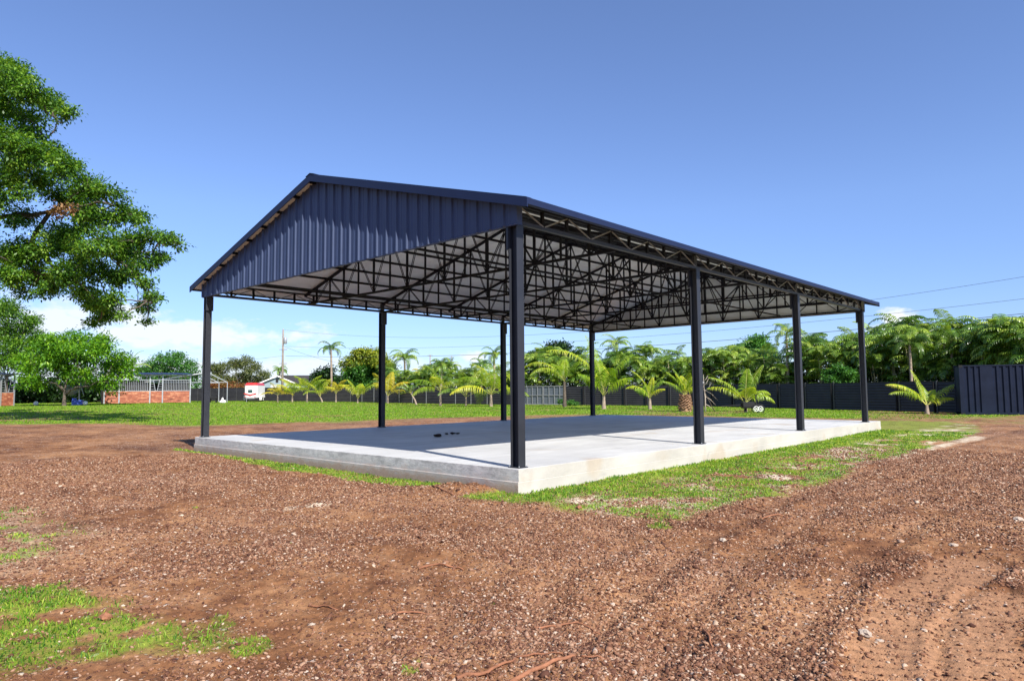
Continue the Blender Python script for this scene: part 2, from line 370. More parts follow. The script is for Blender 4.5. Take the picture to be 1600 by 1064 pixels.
def masks(x, y):
    big = fbm(x, y, 2.2, 3, 4); mid = fbm(x, y, .7, 9, 4); sm = fbm(x, y, .22, 21, 3); huge = fbm(x, y, 9, 31, 3)
    lawn = np.clip((-sdpoly(x, y, DIRT)+1.6*big+.8*huge)/1.3+.45, 0, 1)
    bare = sst((fbm(x*.35, y, 2.6, 41, 4)-.06)/.25)*np.clip(1-(-sdpoly(x, y, DIRT))/22, .25, 1)
    lawn = lawn*(1-.85*bare)
    sd = sdpoly(x, y, SIDE); side = sst((sd+.28*mid+.22)/.25)
    near_slab = sst((y+1.45+.5*mid+.25*sst((x-6)/8))/.6)
    patch = sst((mid*1.1+sm*.9+.30*big+.58)/.6)
    side_g = side*np.maximum(near_slab, patch*.95)
    edge = sst((y+.5+.2*mid)/.25)*side
    st = sst((sdpoly(x, y, STRIP)+.16*mid+.05)/.12)
    co = sst((sdpoly(x, y, CORNER)+.16+.42*mid+.30*sm)/.40)*sst((sm+mid*.8+.55)/.45)
    we = sst((sdpoly(x, y, WEEDY)+.5*mid)/.5)*sst((sm*1.2+mid+.38)/.4)*.85
    tr = sst((x-17.8)/1.0)*sst((-sdpoly(x, y, DIRT)+7+2.0*big)/3.0)*.5*sst((mid+sm+.2)/.5)
    green = np.maximum.reduce([lawn, side_g, st, co, we, tr])
    slab = (x > -.16) & (y > -.16) & (x < 18) & (y < 11.3)
    tuft = np.zeros_like(x)
    for (u, v, r) in [(640, 1050, .10), (655, 1035, .07), (1030, 822, .18), (785, 925, .06), (305, 792, .07), (348, 975, .10), (395, 1010, .15), (345, 962, .07), (452, 850, .06), (770, 945, .04)]:
        c = G(u, v); tuft = np.maximum(tuft, sst((r-np.hypot(x-c[0], y-c[1])+.06*sm)/.05))
    green = np.maximum(green, tuft*.8)
    green = np.where(slab, 0, green)
    # pale sandy dust
    pale = side*(1-near_slab*.8)*sst((-(mid*.9)+.2*big+sm*.5+.14)/.5)
    pale = np.maximum(pale, sst((.22-dline(x, y, [G(1240, 755), G(1330, 728), G(1450, 700), G(1530, 682)])+.2*sm+.15*mid)/.2)*.95)
    pale = np.maximum(pale, sst((.16-dline(x, y, [G(425, 797), G(465, 792), G(500, 790)])+.12*sm)/.12)*.9)
    pale = np.maximum(pale, sst((.12-dline(x, y, [G(330, 708), G(420, 722)])+.1*sm)/.1)*.8)
    pale = np.maximum(pale, sst((.9-dline(x, y, [G(0, 800), G(60, 850), G(30, 880)])+.6*mid)/1.0)*.35)
    # how much loose gravel lies there, low on the driven bands
    drive = np.zeros_like(x)
    for i, r in enumerate(RUTS): drive = np.maximum(drive, .9*sst((.20-dline(x, y, r)+.22*mid+.1*big)/.35))
    for r, wd in TREADS: drive = np.maximum(drive, sst((wd-dline(x, y, r)+.06*sm)/.1))
    grav = np.clip(.62+.7*big+.75*mid-.6*drive+.25*sst((x-1)/4)*sst((-1.5-y)/2), .03, 1)
    return green, pale, grav, drive, np.where(slab, 1, 0)
def micro(x, y, drive=None, green=None):
    if drive is None: green, pale, grav, drive, _ = masks(x, y)
    d = np.hypot(x-CAM[0], y-CAM[1]); fade = np.clip(1-(d-25)/40, .0, 1)
    z = .026*fbm(x, y, 1.1, 51, 3)+.020*fbm(x, y, .33, 61, 3)*(1-.4*drive)+.014*fbm(x, y, .10, 71, 2)*(1-.5*drive)+.008*vn(x/.028, y/.028, 77)*(1-.4*drive)
    for r in RUTS:
        q = dline(x, y, r); z = z-.019*np.exp(-(q/.16)**2)+.013*np.exp(-((q-.28)/.1)**2)
    for r, wd in TREADS:
        q = dline(x, y, r); k = sst((wd-q)/.05)
        z = z*(1-.5*k)-.018*k+.014*np.exp(-((q-wd-.04)/.04)**2)+k*.014*np.sin((x*.9+y*.44+.05*fbm(x, y, .5, 6, 2))*2*PI/.115)*(.6+.6*fbm(x, y, .4, 13, 2))
    # small spill heap of soil by the slab corner
    c = G(730, 765); z = z+.11*np.exp(-(((x-c[0])/.33)**2+((y-c[1])/.5)**2))*(1+.5*fbm(x, y, .15, 5, 2))
    c = G(1075, 790); z = z+.04*np.exp(-(((x-c[0])/.3)**2+((y-c[1])/.3)**2))
    return z*fade*(1-.5*np.clip(green, 0, 1))-.0*d
def build_ground():
    a_f = np.radians(np.arange(-42, 42.01, .105))+YAW
    a_c = np.radians(np.arange(42+3, 360-42-2.9, 3))+YAW
    ang = np.concatenate([a_f, a_c]); na = len(ang)
    r = [.25]
    while r[-1] < 3.0: r.append(r[-1]*1.08)
    while r[-1] < 32: r.append(r[-1]*1.0056)
    while r[-1] < 130: r.append(r[-1]*1.012)
    while r[-1] < 4000: r.append(r[-1]*1.12)
    r = np.array(r); nr = len(r)
    A, R = np.meshgrid(ang, r); x = (CAM[0]+R*np.cos(A)).ravel(); y = (CAM[1]+R*np.sin(A)).ravel()
    g, p, gr, dr, sl = masks(x, y); z = gz(x, y)+micro(x, y, dr, g)
    z = np.where(sl > 0, np.minimum(z, -.33), z)
    V = np.stack([x, y, z], 1)
    i = np.arange(nr-1)[:, None]*na+np.arange(na)[None]; j = np.arange(nr-1)[:, None]*na+(np.arange(na)+1)[None] % na
    F = np.stack([i, i+na, j+na, j], -1).reshape(-1, 4)
    V = np.vstack([V, [[CAM[0], CAM[1], -.36]]])
    att = np.stack([g, p, gr, dr], 1); att = np.vstack([att, [[0, 0, .5, 0]]])
    # close the middle with a fan of degenerate-free quads
    c = len(V)-1; k = np.arange(0, na-1, 2); fan = np.stack([np.full(len(k), c), k, k+1, (k+2) % na], 1)
    F = np.vstack([F, fan[:, [0, 1, 2, 3]]])
    m = bpy.data.materials.new('dirt_and_turf'); m.use_nodes = True; N = NT(m.node_tree); pr = N.n['Principled BSDF']
    tc = N.new('ShaderNodeTexCoord').outputs['Object']
    at_ = N.new('ShaderNodeAttribute', attribute_name='mask'); s3 = N.new('ShaderNodeSeparateColor'); N.put(s3.inputs[0], at_.outputs['Color'])
    gr_, pa_, gv_ = s3.outputs[0], s3.outputs[1], s3.outputs[2]; dr_ = at_.outputs['Alpha']
    big = N.noise(tc, .42, 5, .6); mid = N.noise(tc, 2.3, 6, .65); fin = N.noise(tc, 24, 6, .75); vf = N.noise(tc, 95, 3, .7)
    soil = N.ramp(N.math('ADD', N.math('MULTIPLY', big, .5), N.math('MULTIPLY', mid, .5)), [(.38, (.09, .034, .016)), (.48, (.215, .096, .041)), (.58, (.35, .182, .088))])
    soil = N.mix(N.math('MULTIPLY', dr_, .7), soil, (.37, .20, .11))
    soil = N.mix(1, soil, N.ramp(fin, [(.25, .45), (.5, .95), (.72, 1.4)]), 'MULTIPLY')
    v1 = N.new('ShaderNodeTexVoronoi'); N.put(v1.inputs['Vector'], tc); v1.inputs['Scale'].default_value = 42
    v2 = N.new('ShaderNodeTexVoronoi'); N.put(v2.inputs['Vector'], tc); v2.inputs['Scale'].default_value = 17
    sc_ = N.new('ShaderNodeSeparateColor'); N.put(sc_.inputs[0], v1.outputs['Color'])
    sc2 = N.new('ShaderNodeSeparateColor'); N.put(sc2.inputs[0], v2.outputs['Color'])
    stone = N.ramp(sc_.outputs[0], [(0, (.08, .036, .024)), (.4, (.20, .10, .06)), (.75, (.32, .195, .125)), (1, (.48, .37, .28))])
    m1 = N.math('MULTIPLY', N.ramp(v1.outputs['Distance'], [(.35, 1), (.5, 0)]), N.math('LESS_THAN', sc_.outputs[1], gv_))
    c = N.mix(m1, soil, stone)
    stone2 = N.ramp(sc2.outputs[0], [(0, (.16, .08, .05)), (.5, (.34, .21, .15)), (1, (.58, .47, .38))])
    m2 = N.math('MULTIPLY', N.ramp(v2.outputs['Distance'], [(.28, 1), (.4, 0)]), N.math('LESS_THAN', sc2.outputs[1], N.math('MULTIPLY', gv_, .5)))
    c = N.mix(m2, c, stone2)
    palec = N.mix(N.ramp(fin, [(.3, 0), (.7, 1)]), (.42, .33, .22), (.72, .65, .52))
    pm = N.math('MULTIPLY', pa_, N.ramp(N.math('ADD', mid, N.math('MULTIPLY', fin, .5)), [(.55, .2), (.8, 1)]), clamp=True)
    c = N.mix(pm, c, palec)
    gcol = N.ramp(N.math('ADD', N.math('MULTIPLY', mid, .5), N.math('MULTIPLY', fin, .5)), [(.32, (.06, .11, .010)), (.5, (.15, .24, .018)), (.7, (.27, .34, .04))])
    gm = N.math('MULTIPLY', gr_, N.ramp(N.math('ADD', fin, N.math('MULTIPLY', mid, .4)), [(.45, .1), (.80, .9)]), clamp=True)
    c = N.mix(gm, c, gcol)
    N.put(pr.inputs['Base Color'], c); pr.inputs['Roughness'].default_value = .92; pr.inputs['Specular IOR Level'].default_value = .2
    h = N.math('ADD', N.math('MULTIPLY', m1, .35), N.math('ADD', N.math('MULTIPLY', m2, .8), N.math('MULTIPLY', fin, .8)))
    h = N.math('ADD', h, N.math('MULTIPLY', vf, .3))
    N.put(pr.inputs['Normal'], N.bump(h, 1.0, .016))
    o = mesh_np('ground', V, F, m, smooth=True, attr=att); tag(o, kind='structure')
build_ground()

def scatter(n, rmin, rmax, amax=41, power=1.0):
    """points spread round the place, thicker towards the near side"""
    t = RS.rand(n)
    if power == 0: r = rmin*(rmax/rmin)**t
    else: r = (rmin**power+(rmax**power-rmin**power)*t)**(1/power)
    a = np.radians(RS.uniform(-amax, amax, n))+YAW
    return CAM[0]+r*np.cos(a), CAM[1]+r*np.sin(a), r
# gravel: real stones
def gravel():
    x, y, r = scatter(420000, 3.1, 19, 40, .6)
    g, p, gr, dr, sl = masks(x, y)
    keep = (sl < 1) & (RS.rand(len(x)) < np.clip(gr*1.15-.08+.3*p, .14, 1)*(1-.8*g))
    x, y, r, g, dr, p = x[keep], y[keep], r[keep], g[keep], dr[keep], p[keep]
    n = len(x); s = .0038+.0105*RS.rand(n)**3+.0008*np.maximum(r-5, 0)*.6
    bigk = RS.rand(n) < .018; s = np.where(bigk, s*1.9, s)
    z = gz(x, y)+micro(x, y, dr, g)+s*.15
    ph = (1+5**.5)/2
    I = np.array([(-1, ph, 0), (1, ph, 0), (-1, -ph, 0), (1, -ph, 0), (0, -1, ph), (0, 1, ph), (0, -1, -ph), (0, 1, -ph), (ph, 0, -1), (ph, 0, 1), (-ph, 0, -1), (-ph, 0, 1)])/1.9
    IF = np.array([(0, 11, 5), (0, 5, 1), (0, 1, 7), (0, 7, 10), (0, 10, 11), (1, 5, 9), (5, 11, 4), (11, 10, 2), (10, 7, 6), (7, 1, 8), (3, 9, 4), (3, 4, 2), (3, 2, 6), (3, 6, 8), (3, 8, 9), (4, 9, 5), (2, 4, 11), (6, 2, 10), (8, 6, 7), (9, 8, 1)])
    V = np.repeat(I[None], n, 0)*(1+.28*RS.randn(n, 12, 1))
    V = V*np.stack([RS.uniform(.8, 1.5, n), RS.uniform(.7, 1.1, n), RS.uniform(.45, .9, n)], 1)[:, None]
    a = RS.rand(n)*2*PI; ca, sa = np.cos(a)[:, None], np.sin(a)[:, None]
    tl = RS.randn(n)[:, None]*.35
    X = V[..., 0]*ca-V[..., 1]*sa; Y = V[..., 0]*sa+V[..., 1]*ca; Z = V[..., 2]+X*tl
    V = np.stack([X, Y, Z], -1)*s[:, None, None]+np.stack([x, y, z], 1)[:, None]
    F = (IF[None]+(np.arange(n)*12)[:, None, None]).reshape(-1, 3)
    m = bpy.data.materials.new('loose_gravel'); m.use_nodes = True; N = NT(m.node_tree); pr = N.n['Principled BSDF']
    g_ = N.new('ShaderNodeNewGeometry'); tc = N.new('ShaderNodeTexCoord').outputs['Object']
    c = N.ramp(g_.outputs['Random Per Island'], [(0, (.065, .025, .015)), (.35, (.165, .072, .039)), (.7, (.28, .14, .078)), (.93, (.39, .24, .15)), (1, (.54, .43, .32))])
    c = N.mix(1, c, N.ramp(N.noise(tc, 160, 3, .7), [(.3, .7), (.7, 1.2)]), 'MULTIPLY')
    c = N.mix(N.ramp(N.noise(tc, .6, 3), [(.4, 0), (.62, .5)]), c, N.mix(1, c, (.85, .88, 1.0), 'MULTIPLY'))
    N.put(pr.inputs['Base Color'], c); pr.inputs['Roughness'].default_value = .85; pr.inputs['Specular IOR Level'].default_value = .25
    o = mesh_np('gravel', V.reshape(-1, 3), F, m)
    tag(o, 'loose reddish brown gravel scattered over the bare dirt', 'gravel', kind='stuff')
gravel()

def blades(name, x, y, h, wd, m, label, lean=.7):
    n = len(x); g, p, gr, dr, sl = masks(x, y); z = gz(x, y)+micro(x, y, dr, g)-.004
    a = RS.rand(n)*2*PI; la = RS.rand(n)*2*PI; ln = h*lean*RS.rand(n)
    dx, dy = np.cos(a)*wd/2, np.sin(a)*wd/2
    bx, by = np.cos(la)*ln, np.sin(la)*ln
    b = np.stack([x, y, z], 1)
    def pt(t, k, s):
        return b+np.stack([bx*t**1.7+dx*s*k, by*t**1.7+dy*s*k, h*(t-.28*t*t*lean)], 1)
    V = np.stack([pt(0, .8, -1), pt(0, .8, 1), pt(.55, 1, 1), pt(.55, 1, -1), pt(1, .12, 1), pt(1, .12, -1)], 1).reshape(-1, 3)
    k = (np.arange(n)*6)[:, None]
    F = np.vstack([k+np.array([0, 1, 2, 3]), k+np.array([3, 2, 4, 5])])
    o = mesh_np(name, V, F, m); tag(o, label, 'grass', kind='stuff'); return o
def grass_all():
    # creeping grass of the near patches
    x, y, r = scatter(650000, 3.3, 26, 41, .9)
    nd = sdpoly(x, y, DIRT) > -2; x, y, r = x[nd], y[nd], r[nd]
    g = masks(x, y)[0]; k = RS.rand(len(x)) < g**1.4*np.clip(.74+.9*fbm(x, y, .28, 91, 3)+.3*np.exp(-np.abs(y+.4)/.5)*(x > 0), .3, 1); x, y, r = x[k], y[k], r[k]
    n = len(x); edge = np.exp(-np.abs(y+.3)/.35)*(x > -.3)*(x < 18.5)
    h = (.014+.045*RS.rand(n)**1.6)*(1+.35*edge)*(1+.5*np.clip((fbm(x, y, .3, 88, 2)), -.5, 1)); wd = .0045+.0035*RS.rand(n)+.0009*np.maximum(r-5, 0)
    blades('grass_patches', x, y, h, wd, MT['grass'], 'bright green grass growing in patches round the slab and on the dirt', 1.0)
    # the lawn
    x, y, r = scatter(330000, 18, 120, 41, .35)
    g = masks(x, y)[0]; nd = sdpoly(x, y, DIRT) <= -.5
    k = nd & (RS.rand(len(x)) < g**1.3); x, y, r = x[k], y[k], r[k]; n = len(x)
    h = (.03+.05*RS.rand(n)); wd = .010+.0009*r*RS.uniform(.5, 1.2, n)
    blades('lawn', x, y, h, wd, MT['lawn'], 'mown sunlit lawn spreading from the dirt to the fence', .8)
grass_all()

# ------------------------------------------------------------------ slab
WID, LEN = 11.05, 16.8
XS = [0, 5.5737, 11.19, 16.84]
b = MB(); b.box(-.16, 17.95, -.16, 11.27, -.19, 0)
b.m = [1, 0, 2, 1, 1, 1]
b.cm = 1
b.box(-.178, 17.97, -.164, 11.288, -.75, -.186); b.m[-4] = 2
slab = b.build('concrete_slab', [MT['slab'], MT['slabedge'], MT['slabside']], bevel=.008); tag(slab, kind='structure')

# ------------------------------------------------------------------ pavilion
pav = empty('metal_pavilion', (WID/2*0, 0, 0)); tag(pav, 'large open navy steel pavilion with gable roof on pale concrete slab', 'pavilion')
YC = WID/2; SL = .2817; RIDGE = 5.60; X0, X1 = -.27, 17.22; YE = -.47
def roofz(y): return RIDGE-SL*abs(y-YC)
for x in XS:
    for y in (0, WID):
        b = MB(); d, wd, t = .165, .15, .011
        zt = 3.655
        for s in (-1, 1): b.box(x-wd/2, x+wd/2, y+s*d/2-(t if s > 0 else 0), y+s*d/2+(t if s < 0 else 0), .014, zt)
        b.box(x-.005, x+.005, y-d/2+t, y+d/2-t, .014, zt)
        o = b.build('column', MT['navy'], pav, bevel=.002)
        b = MB(); b.box(x-.10, x+.10, y-.11, y+.11, .0, .014); b.build('base_plate', MT['navy'], o)
        for sx in (-1, 1):
            for sy in (-1, 1):
                b = MB(); b.lathe((x+sx*.085, y+sy*.098, .014), [(.009, 0), (.009, .018)], 6); b.build('anchor_bolt', MT['galv'], o)
        s = 1 if y == 0 else -1
        b = MB(); b.box(x-.09, x+.09, y+s*(d/2+.001), y+s*(d/2+.045), 3.28, 3.655); b.box(x-.085, x+.085, y-.085, y+.085, 3.655, 3.672)
        b.box(x-.06, x+.06, y-.03, y+.03, 3.74, 3.95)
        b.build('bracket', MT['navy'], o)
# eave beams, open web
for y in (0, WID):
    root = MB(); root.bar((-.08, y, 3.71), (X1-.25, y, 3.70), .075, .06); eb = root.build('eave_beam', MT['navy'], pav)
    b = MB(); b.bar((-.08, y, 3.985), (X1-.25, y, 3.985), .06, .03); b.build('top_chord', MT['truss'], eb)
    br = MB(); b = MB(); zb, ztp = 3.73, 3.968
    for k in range(3):
        xa, xb = XS[k], XS[k+1]; n = 9
        for i in range(n+1):
            x = xa+(xb-xa)*i/n
            if i: b = MB(); b.bar((x, y, zb), (x, y, ztp), .045, .05, (1, 0, 0)); b.build('upright', MT['truss'], eb)
        for i in range(n):
            p, q = xa+(xb-xa)*i/n, xa+(xb-xa)*(i+1)/n
            z0, z1 = (ztp, zb) if i % 2 == 0 else (zb, ztp)
            s = -1 if y == 0 else 1
            br.tube([(p+.02, y+s*.032, z0), (q-.02, y+s*.032, z1)], .013, 5)
    br.build('diagonal_rods', MT['postlight'], eb)  # pale grey carries the sunlight these rods catch, painted into their colour
# cross trusses
xs_t = [0.02]
for k in range(3): xs_t += [(XS[k]+XS[k+1])/2, XS[k+1]]
xs_t[-1] = 16.80
def tzt(y): return roofz(y)-.118
for x in xs_t:
    b = MB(); b.bar((x, .09, 3.69), (x, WID-.09, 3.69), .055, .05); tr = b.build('truss', MT['truss'], pav)
    b = MB()
    b.bar((x, .06, tzt(.06)), (x, YC, tzt(YC)), .065, .06); b.bar((x, YC, tzt(YC)+.001), (x, WID-.06, tzt(WID-.06)+.001), .065, .06)
    b.build('top_chord', MT['truss'], tr)
    b = MB(); n = 16
    for i in range(1, n):
        y = WID*i/n; b.bar((x, y, 3.715), (x, y, tzt(y)-.03), .044 if i % 2 else .036, .044 if i % 2 else .036, (1, 0, 0))
    for i in range(n):
        ya, yb = WID*i/n, WID*(i+1)/n
        if i % 2 == 0: pa, pb = (ya+.02, tzt(ya)-.035), (yb-.02, 3.725)
        else: pa, pb = (ya+.02, 3.725), (yb-.02, tzt(yb)-.035)
        if i == 0: pa = (.06, tzt(.1)-.035)
        if i == n-1: pb = (WID-.06, tzt(.1)-.035)
        for s in (-.02, .02): b.tube([(x+s, pa[0], pa[1]), (x+s, pb[0], pb[1])], .0105, 5)
    b.build('web', MT['truss'], tr)
# purlins
for side in (-1, 1):
    for k in range(8):
        off = .10 if k == 0 else .72*k+.02
        if k == 7: off = 5.25
        y = YC+side*off; z = roofz(y)-.062
        b = MB(); b.box(X0+.04, X1-.04, y-.022, y+.022, z-.024, z+.024); b.box(X0+.04, X1-.04, y+.022, y+.045, z-.024, z-.019)
        b.build('purlin', MT['truss'], pav)
# bracing rods in the roof plane and long ties
for (a, c) in ((YC-2.9, YC-2.9), (YC+2.9, YC+2.9)):
    b = MB(); b.bar((.05, a, 3.715), (16.7, c, 3.715), .04, .04); b.build('tie_bar', MT['truss'], pav)
# roof sheets with ribs, insulation underneath
def roof_side(side):
    b = MB(); ye = YC+side*(YC-YE); n = 58; pts = []
    step = (X1-X0)/n
    for i in range(n):
        x = X0+i*step; pts += [(x, 0), (x+step-.07, 0), (x+step-.05, .028), (x+step-.02, .028)]
    pts.append((X1, 0))
    zr, ze = RIDGE, RIDGE-SL*(YC-YE)
    for (xa, ha), (xb, hb) in zip(pts[:-1], pts[1:]):
        b.face((xa, YC, zr+ha), (xb, YC, zr+hb), (xb, ye, ze+hb), (xa, ye, ze+ha))
    o = b.build('roof_sheet', MT['roofskin'], pav)
    b = MB(); t0, t1 = .012, .032
    b.hexa([(X0+.02, YC, zr-t1), (X1-.02, YC, zr-t1), (X1-.02, ye-side*.02, ze-t1+.004), (X0+.02, ye-side*.02, ze-t1+.004), (X0+.02, YC, zr-t0), (X1-.02, YC, zr-t0), (X1-.02, ye-side*.02, ze-t0+.004), (X0+.02, ye-side*.02, ze-t0+.004)])
    b.build('roof_insulation', MT['liner'], pav)
    b = MB()   # eave fascia
    ya, yb = ye, ye+side*.018
    b.box(X0, X1, min(ya, yb), max(ya, yb), ze-.065, ze+.03); b.box(X0, X1, min(ye-side*.06, ye), max(ye-side*.06, ye), ze-.068, ze-.062)
    b.build('eave_fascia', MT['roofskin'], pav)
    for x, s in ((X0, -1), (X1, 1)):
        b = MB(); xa, xb = sorted((x, x+s*.02))
        top, bot = .035, .110
        b.hexa([(xa, YC, zr-bot), (xb, YC, zr-bot), (xb, ye+side*.018, ze-bot), (xa, ye+side*.018, ze-bot), (xa, YC, zr+top), (xb, YC, zr+top), (xb, ye+side*.018, ze+top), (xa, ye+side*.018, ze+top)])
        xc, xd = sorted((x+s*.02, x-s*.10))
        b.hexa([(xc, YC, zr+top), (xd, YC, zr+top), (xd, ye, ze+top), (xc, ye, ze+top), (xc, YC, zr+top+.008), (xd, YC, zr+top+.008), (xd, ye, ze+top+.008), (xc, ye, ze+top+.008)])
        b.build('rake_fascia', MT['roofskin'], pav)
roof_side(-1); roof_side(1)
b = MB()
b.hexa([(X0-.03, YC-.16, RIDGE+.052-SL*.16), (X1+.03, YC-.16, RIDGE+.052-SL*.16), (X1+.03, YC, RIDGE+.052), (X0-.03, YC, RIDGE+.052), (X0-.03, YC-.16, RIDGE+.06-SL*.16), (X1+.03, YC-.16, RIDGE+.06-SL*.16), (X1+.03, YC, RIDGE+.06), (X0-.03, YC, RIDGE+.06)])
b.hexa([(X0-.03, YC, RIDGE+.052), (X1+.03, YC, RIDGE+.052), (X1+.03, YC+.16, RIDGE+.052-SL*.16), (X0-.03, YC+.16, RIDGE+.052-SL*.16), (X0-.03, YC, RIDGE+.06), (X1+.03, YC, RIDGE+.06), (X1+.03, YC+.16, RIDGE+.06-SL*.16), (X0-.03, YC+.16, RIDGE+.06-SL*.16)])
b.build('ridge_cap', MT['roofskin'], pav)
def gable(x, s):
    b = MB(); y0, y1 = -.115, WID+.115; n = 38; st = (y1-y0)/n; pts = []
    for i in range(n):
        y = y0+i*st; pts += [(y, 0), (y+st*.42, 0), (y+st*.46, .006), (y+st*.54, .006), (y+st*.58, 0), (y+st-.055, 0), (y+st-.04, .030), (y+st-.015, .030)]
    pts.append((y1, 0)); pts = sorted(pts+[(YC, 0)]); zb = 3.645
    for (ya, ha), (yb, hb) in zip(pts[:-1], pts[1:]):
        f = [(x+s*ha, ya, zb), (x+s*hb, yb, zb), (x+s*hb, yb, roofz(yb)-.036), (x+s*ha, ya, roofz(ya)-.036)]
        b.face(*f)
    for yy in (y0, y1):   # returns at both corners
        b.face((x, yy, zb), (x-s*.12, yy, zb), (x-s*.12, yy, roofz(yy)-.04), (x, yy, roofz(yy)-.04))
    o = b.build('gable_panel', MT['gable'], pav)
    b = MB(); b.box(min(x-s*.05, x+s*.004), max(x-s*.05, x+s*.004), y0, y1, zb-.012, zb-.004); b.build('bottom_trim', MT['gable'], o)
    b = MB(); xi = x-s*.012
    b.face((xi, y0, zb), (xi, y1, zb), (xi, y1, roofz(y1)-.04), (xi, YC, roofz(YC)-.04), (xi, y0, roofz(y0)-.04))
    b.build('panel_back', MT['inner'], o)
    for z in (3.70, 4.06, 4.55, 5.02):
        h = (RIDGE-.12-z)/SL; ya, yb = max(y0+.1, YC-h), min(y1-.1, YC+h)
        b = MB(); xa, xb = sorted((x-s*.016, x-s*.06)); b.box(xa, xb, ya, yb, z-.02, z+.025); b.build('girt', MT['truss'], pav)
gable(-.105, -1); gable(16.945, 1)

# ------------------------------------------------------------------ debris on the slab
def lump(name, c, r, m, seed, flat=.6, n=10):
    rs = random.Random(seed); b = MB(); me = []
    import bmesh
    bm = bmesh.new(); bmesh.ops.create_icosphere(bm, subdivisions=2, radius=1)
    for v in bm.verts:
        k = 1+.22*math.sin(v.co.x*5+seed)*math.cos(v.co.y*4+seed*2)+rs.uniform(-.13, .13)
        v.co = Vector((v.co.x*r*k*1.25, v.co.y*r*k, v.co.z*r*k*flat))
    zmin = min(v.co.z for v in bm.verts)
    for v in bm.verts: v.co.z -= zmin+.0*r
    me = bpy.data.meshes.new(name); bm.to_mesh(me); bm.free(); me.materials.append(m)
    o = bpy.data.objects.new(name, me); col.objects.link(o); o.location = c; o.rotation_euler.z = seed; return o
def GS(u, v):
    d = pix_dir(u, v); t = -CAM[2]/d[2]; p = CAM+d*t; return (float(p[0]), float(p[1]), 0.0)
for i, (u, v, r, lb) in enumerate([(684, 682.5, .085, 'largest dark clod, at the left of the row on the shaded slab'), (698, 678.8, .05, 'second small dark clod from the left on the shaded slab'),
                                   (707, 678.6, .06, 'third dark clod from the left on the shaded slab'), (715, 678.2, .045, 'rightmost small dark clod on the shaded slab')]):
    tag(lump('dirt_clod', GS(u, v), r, MT['clod'], i+3, .45), lb, 'dirt clod', 'dark clods lying on the slab')

# ------------------------------------------------------------------ sticks, roots, rocks on the dirt
def gzz(x, y):
    g, p, gr, dr, sl = masks(np.array([x]), np.array([y])); return float(gz(x, y)+micro(np.array([x]), np.array([y]), dr, g)[0])
def stick(name, pts, r0, r1, m, label, cat, lift=.6, branch=None):
    ps = []; n = len(pts)
    W = [G(*p) for p in pts]; P = []
    for (a, c) in zip(W[:-1], W[1:]):
        for t in (0, .33, .66): P.append((a[0]+(c[0]-a[0])*t, a[1]+(c[1]-a[1])*t))
    P.append(W[-1]); rs = random.Random(len(label))
    for i, (x, y) in enumerate(P):
        x += rs.uniform(-.008, .008); y += rs.uniform(-.008, .008); t = i/(len(P)-1)
        r = r0+(r1-r0)*t; ps.append((x, y, gzz(x, y)+r*lift+.01*math.sin(t*PI)))
    b = MB(); b.tube(ps, [r0+(r1-r0)*i/(len(P)-1) for i in range(len(P))], 7)
    if branch:
        q = [G(*p) for p in branch]; b.tube([(x, y, gzz(x, y)+r1*lift+.004) for x, y in q], [r0*.6, r1*.7, r1*.4][:len(q)] if len(q) <= 3 else r1, 6)
    o = b.build(name, m, smooth=True); tag(o, label, cat); return o
stick('root', [(790, 1064), (850, 1048), (880, 1040), (900, 1034)], .014, .008, MT['root'], 'thick bent reddish root at the bottom edge left of the longest one', 'root')
stick('root', [(715, 1062), (760, 1050), (790, 1035), (806, 1029)], .012, .006, MT['root'], 'pale curved root running up from the bottom edge of the dirt', 'root', branch=[(760, 1050), (762, 1057), (758, 1063)])
stick('root', [(806, 1026), (850, 1028), (885, 1030)], .007, .004, MT['root'], 'thin straight root touching the tip of the pale curved root', 'root')
stick('root', [(905, 1035), (925, 1038), (945, 1036)], .006, .004, MT['root'], 'short dark root at the right end of the longest root', 'root')
stick('root', [(600, 962), (630, 961), (650, 955), (670, 952)], .008, .004, MT['root'], 'thin reddish twig lying left of centre on the dirt', 'root')
stick('root', [(835, 978), (870, 975), (900, 972), (922, 975), (935, 982)], .008, .004, MT['root'], 'wavy brown root lying on loose gravel right of centre', 'root')
stick('root', [(655, 889), (680, 885), (700, 888), (725, 887)], .010, .006, MT['root'], 'curved root lying below the grass strip of the slab', 'root')
stick('root', [(482, 944), (505, 946), (530, 953)], .006, .004, MT['root'], 'short dark twig lying at the left of the dirt', 'root')
stick('root', [(675, 762), (690, 768), (712, 776)], .014, .008, MT['root'], 'brown root sticking out near the slab corner', 'root')
stick('root', [(310, 727), (330, 722), (345, 725)], .010, .006, MT['root'], 'thin dark twig by the left end of the slab', 'root')
stick('root', [(1098, 985), (1106, 1000), (1112, 1018)], .010, .005, MT['root'], 'red splintered stick on the gravel, steeply slanting', 'stick', branch=[(1106, 1000), (1115, 985), (1118, 975)])
stick('root', [(1160, 792), (1180, 795), (1205, 800)], .010, .006, MT['root'], 'orange bark strip on the dirt just right of the patchy grass', 'bark strip')
stick('root', [(1190, 812), (1215, 807), (1240, 808)], .010, .006, MT['root'], 'longer orange bark strip below the patchy grass', 'bark strip')
c = G(539, 733); b = MB(); z = gzz(*c)
b.tube([(c[0], c[1], z-.03), (c[0]+.02, c[1]+.01, z+.1), (c[0]-.03, c[1]+.05, z+.27)], [.018, .013, .006], 6); b.tube([(c[0]+.01, c[1], z+.06), (c[0]+.07, c[1]-.03, z+.14)], [.008, .004], 5)
tag(b.build('stake', MT['root'], smooth=True), 'rusty brown stub standing in the grass against the front of the slab', 'stake')
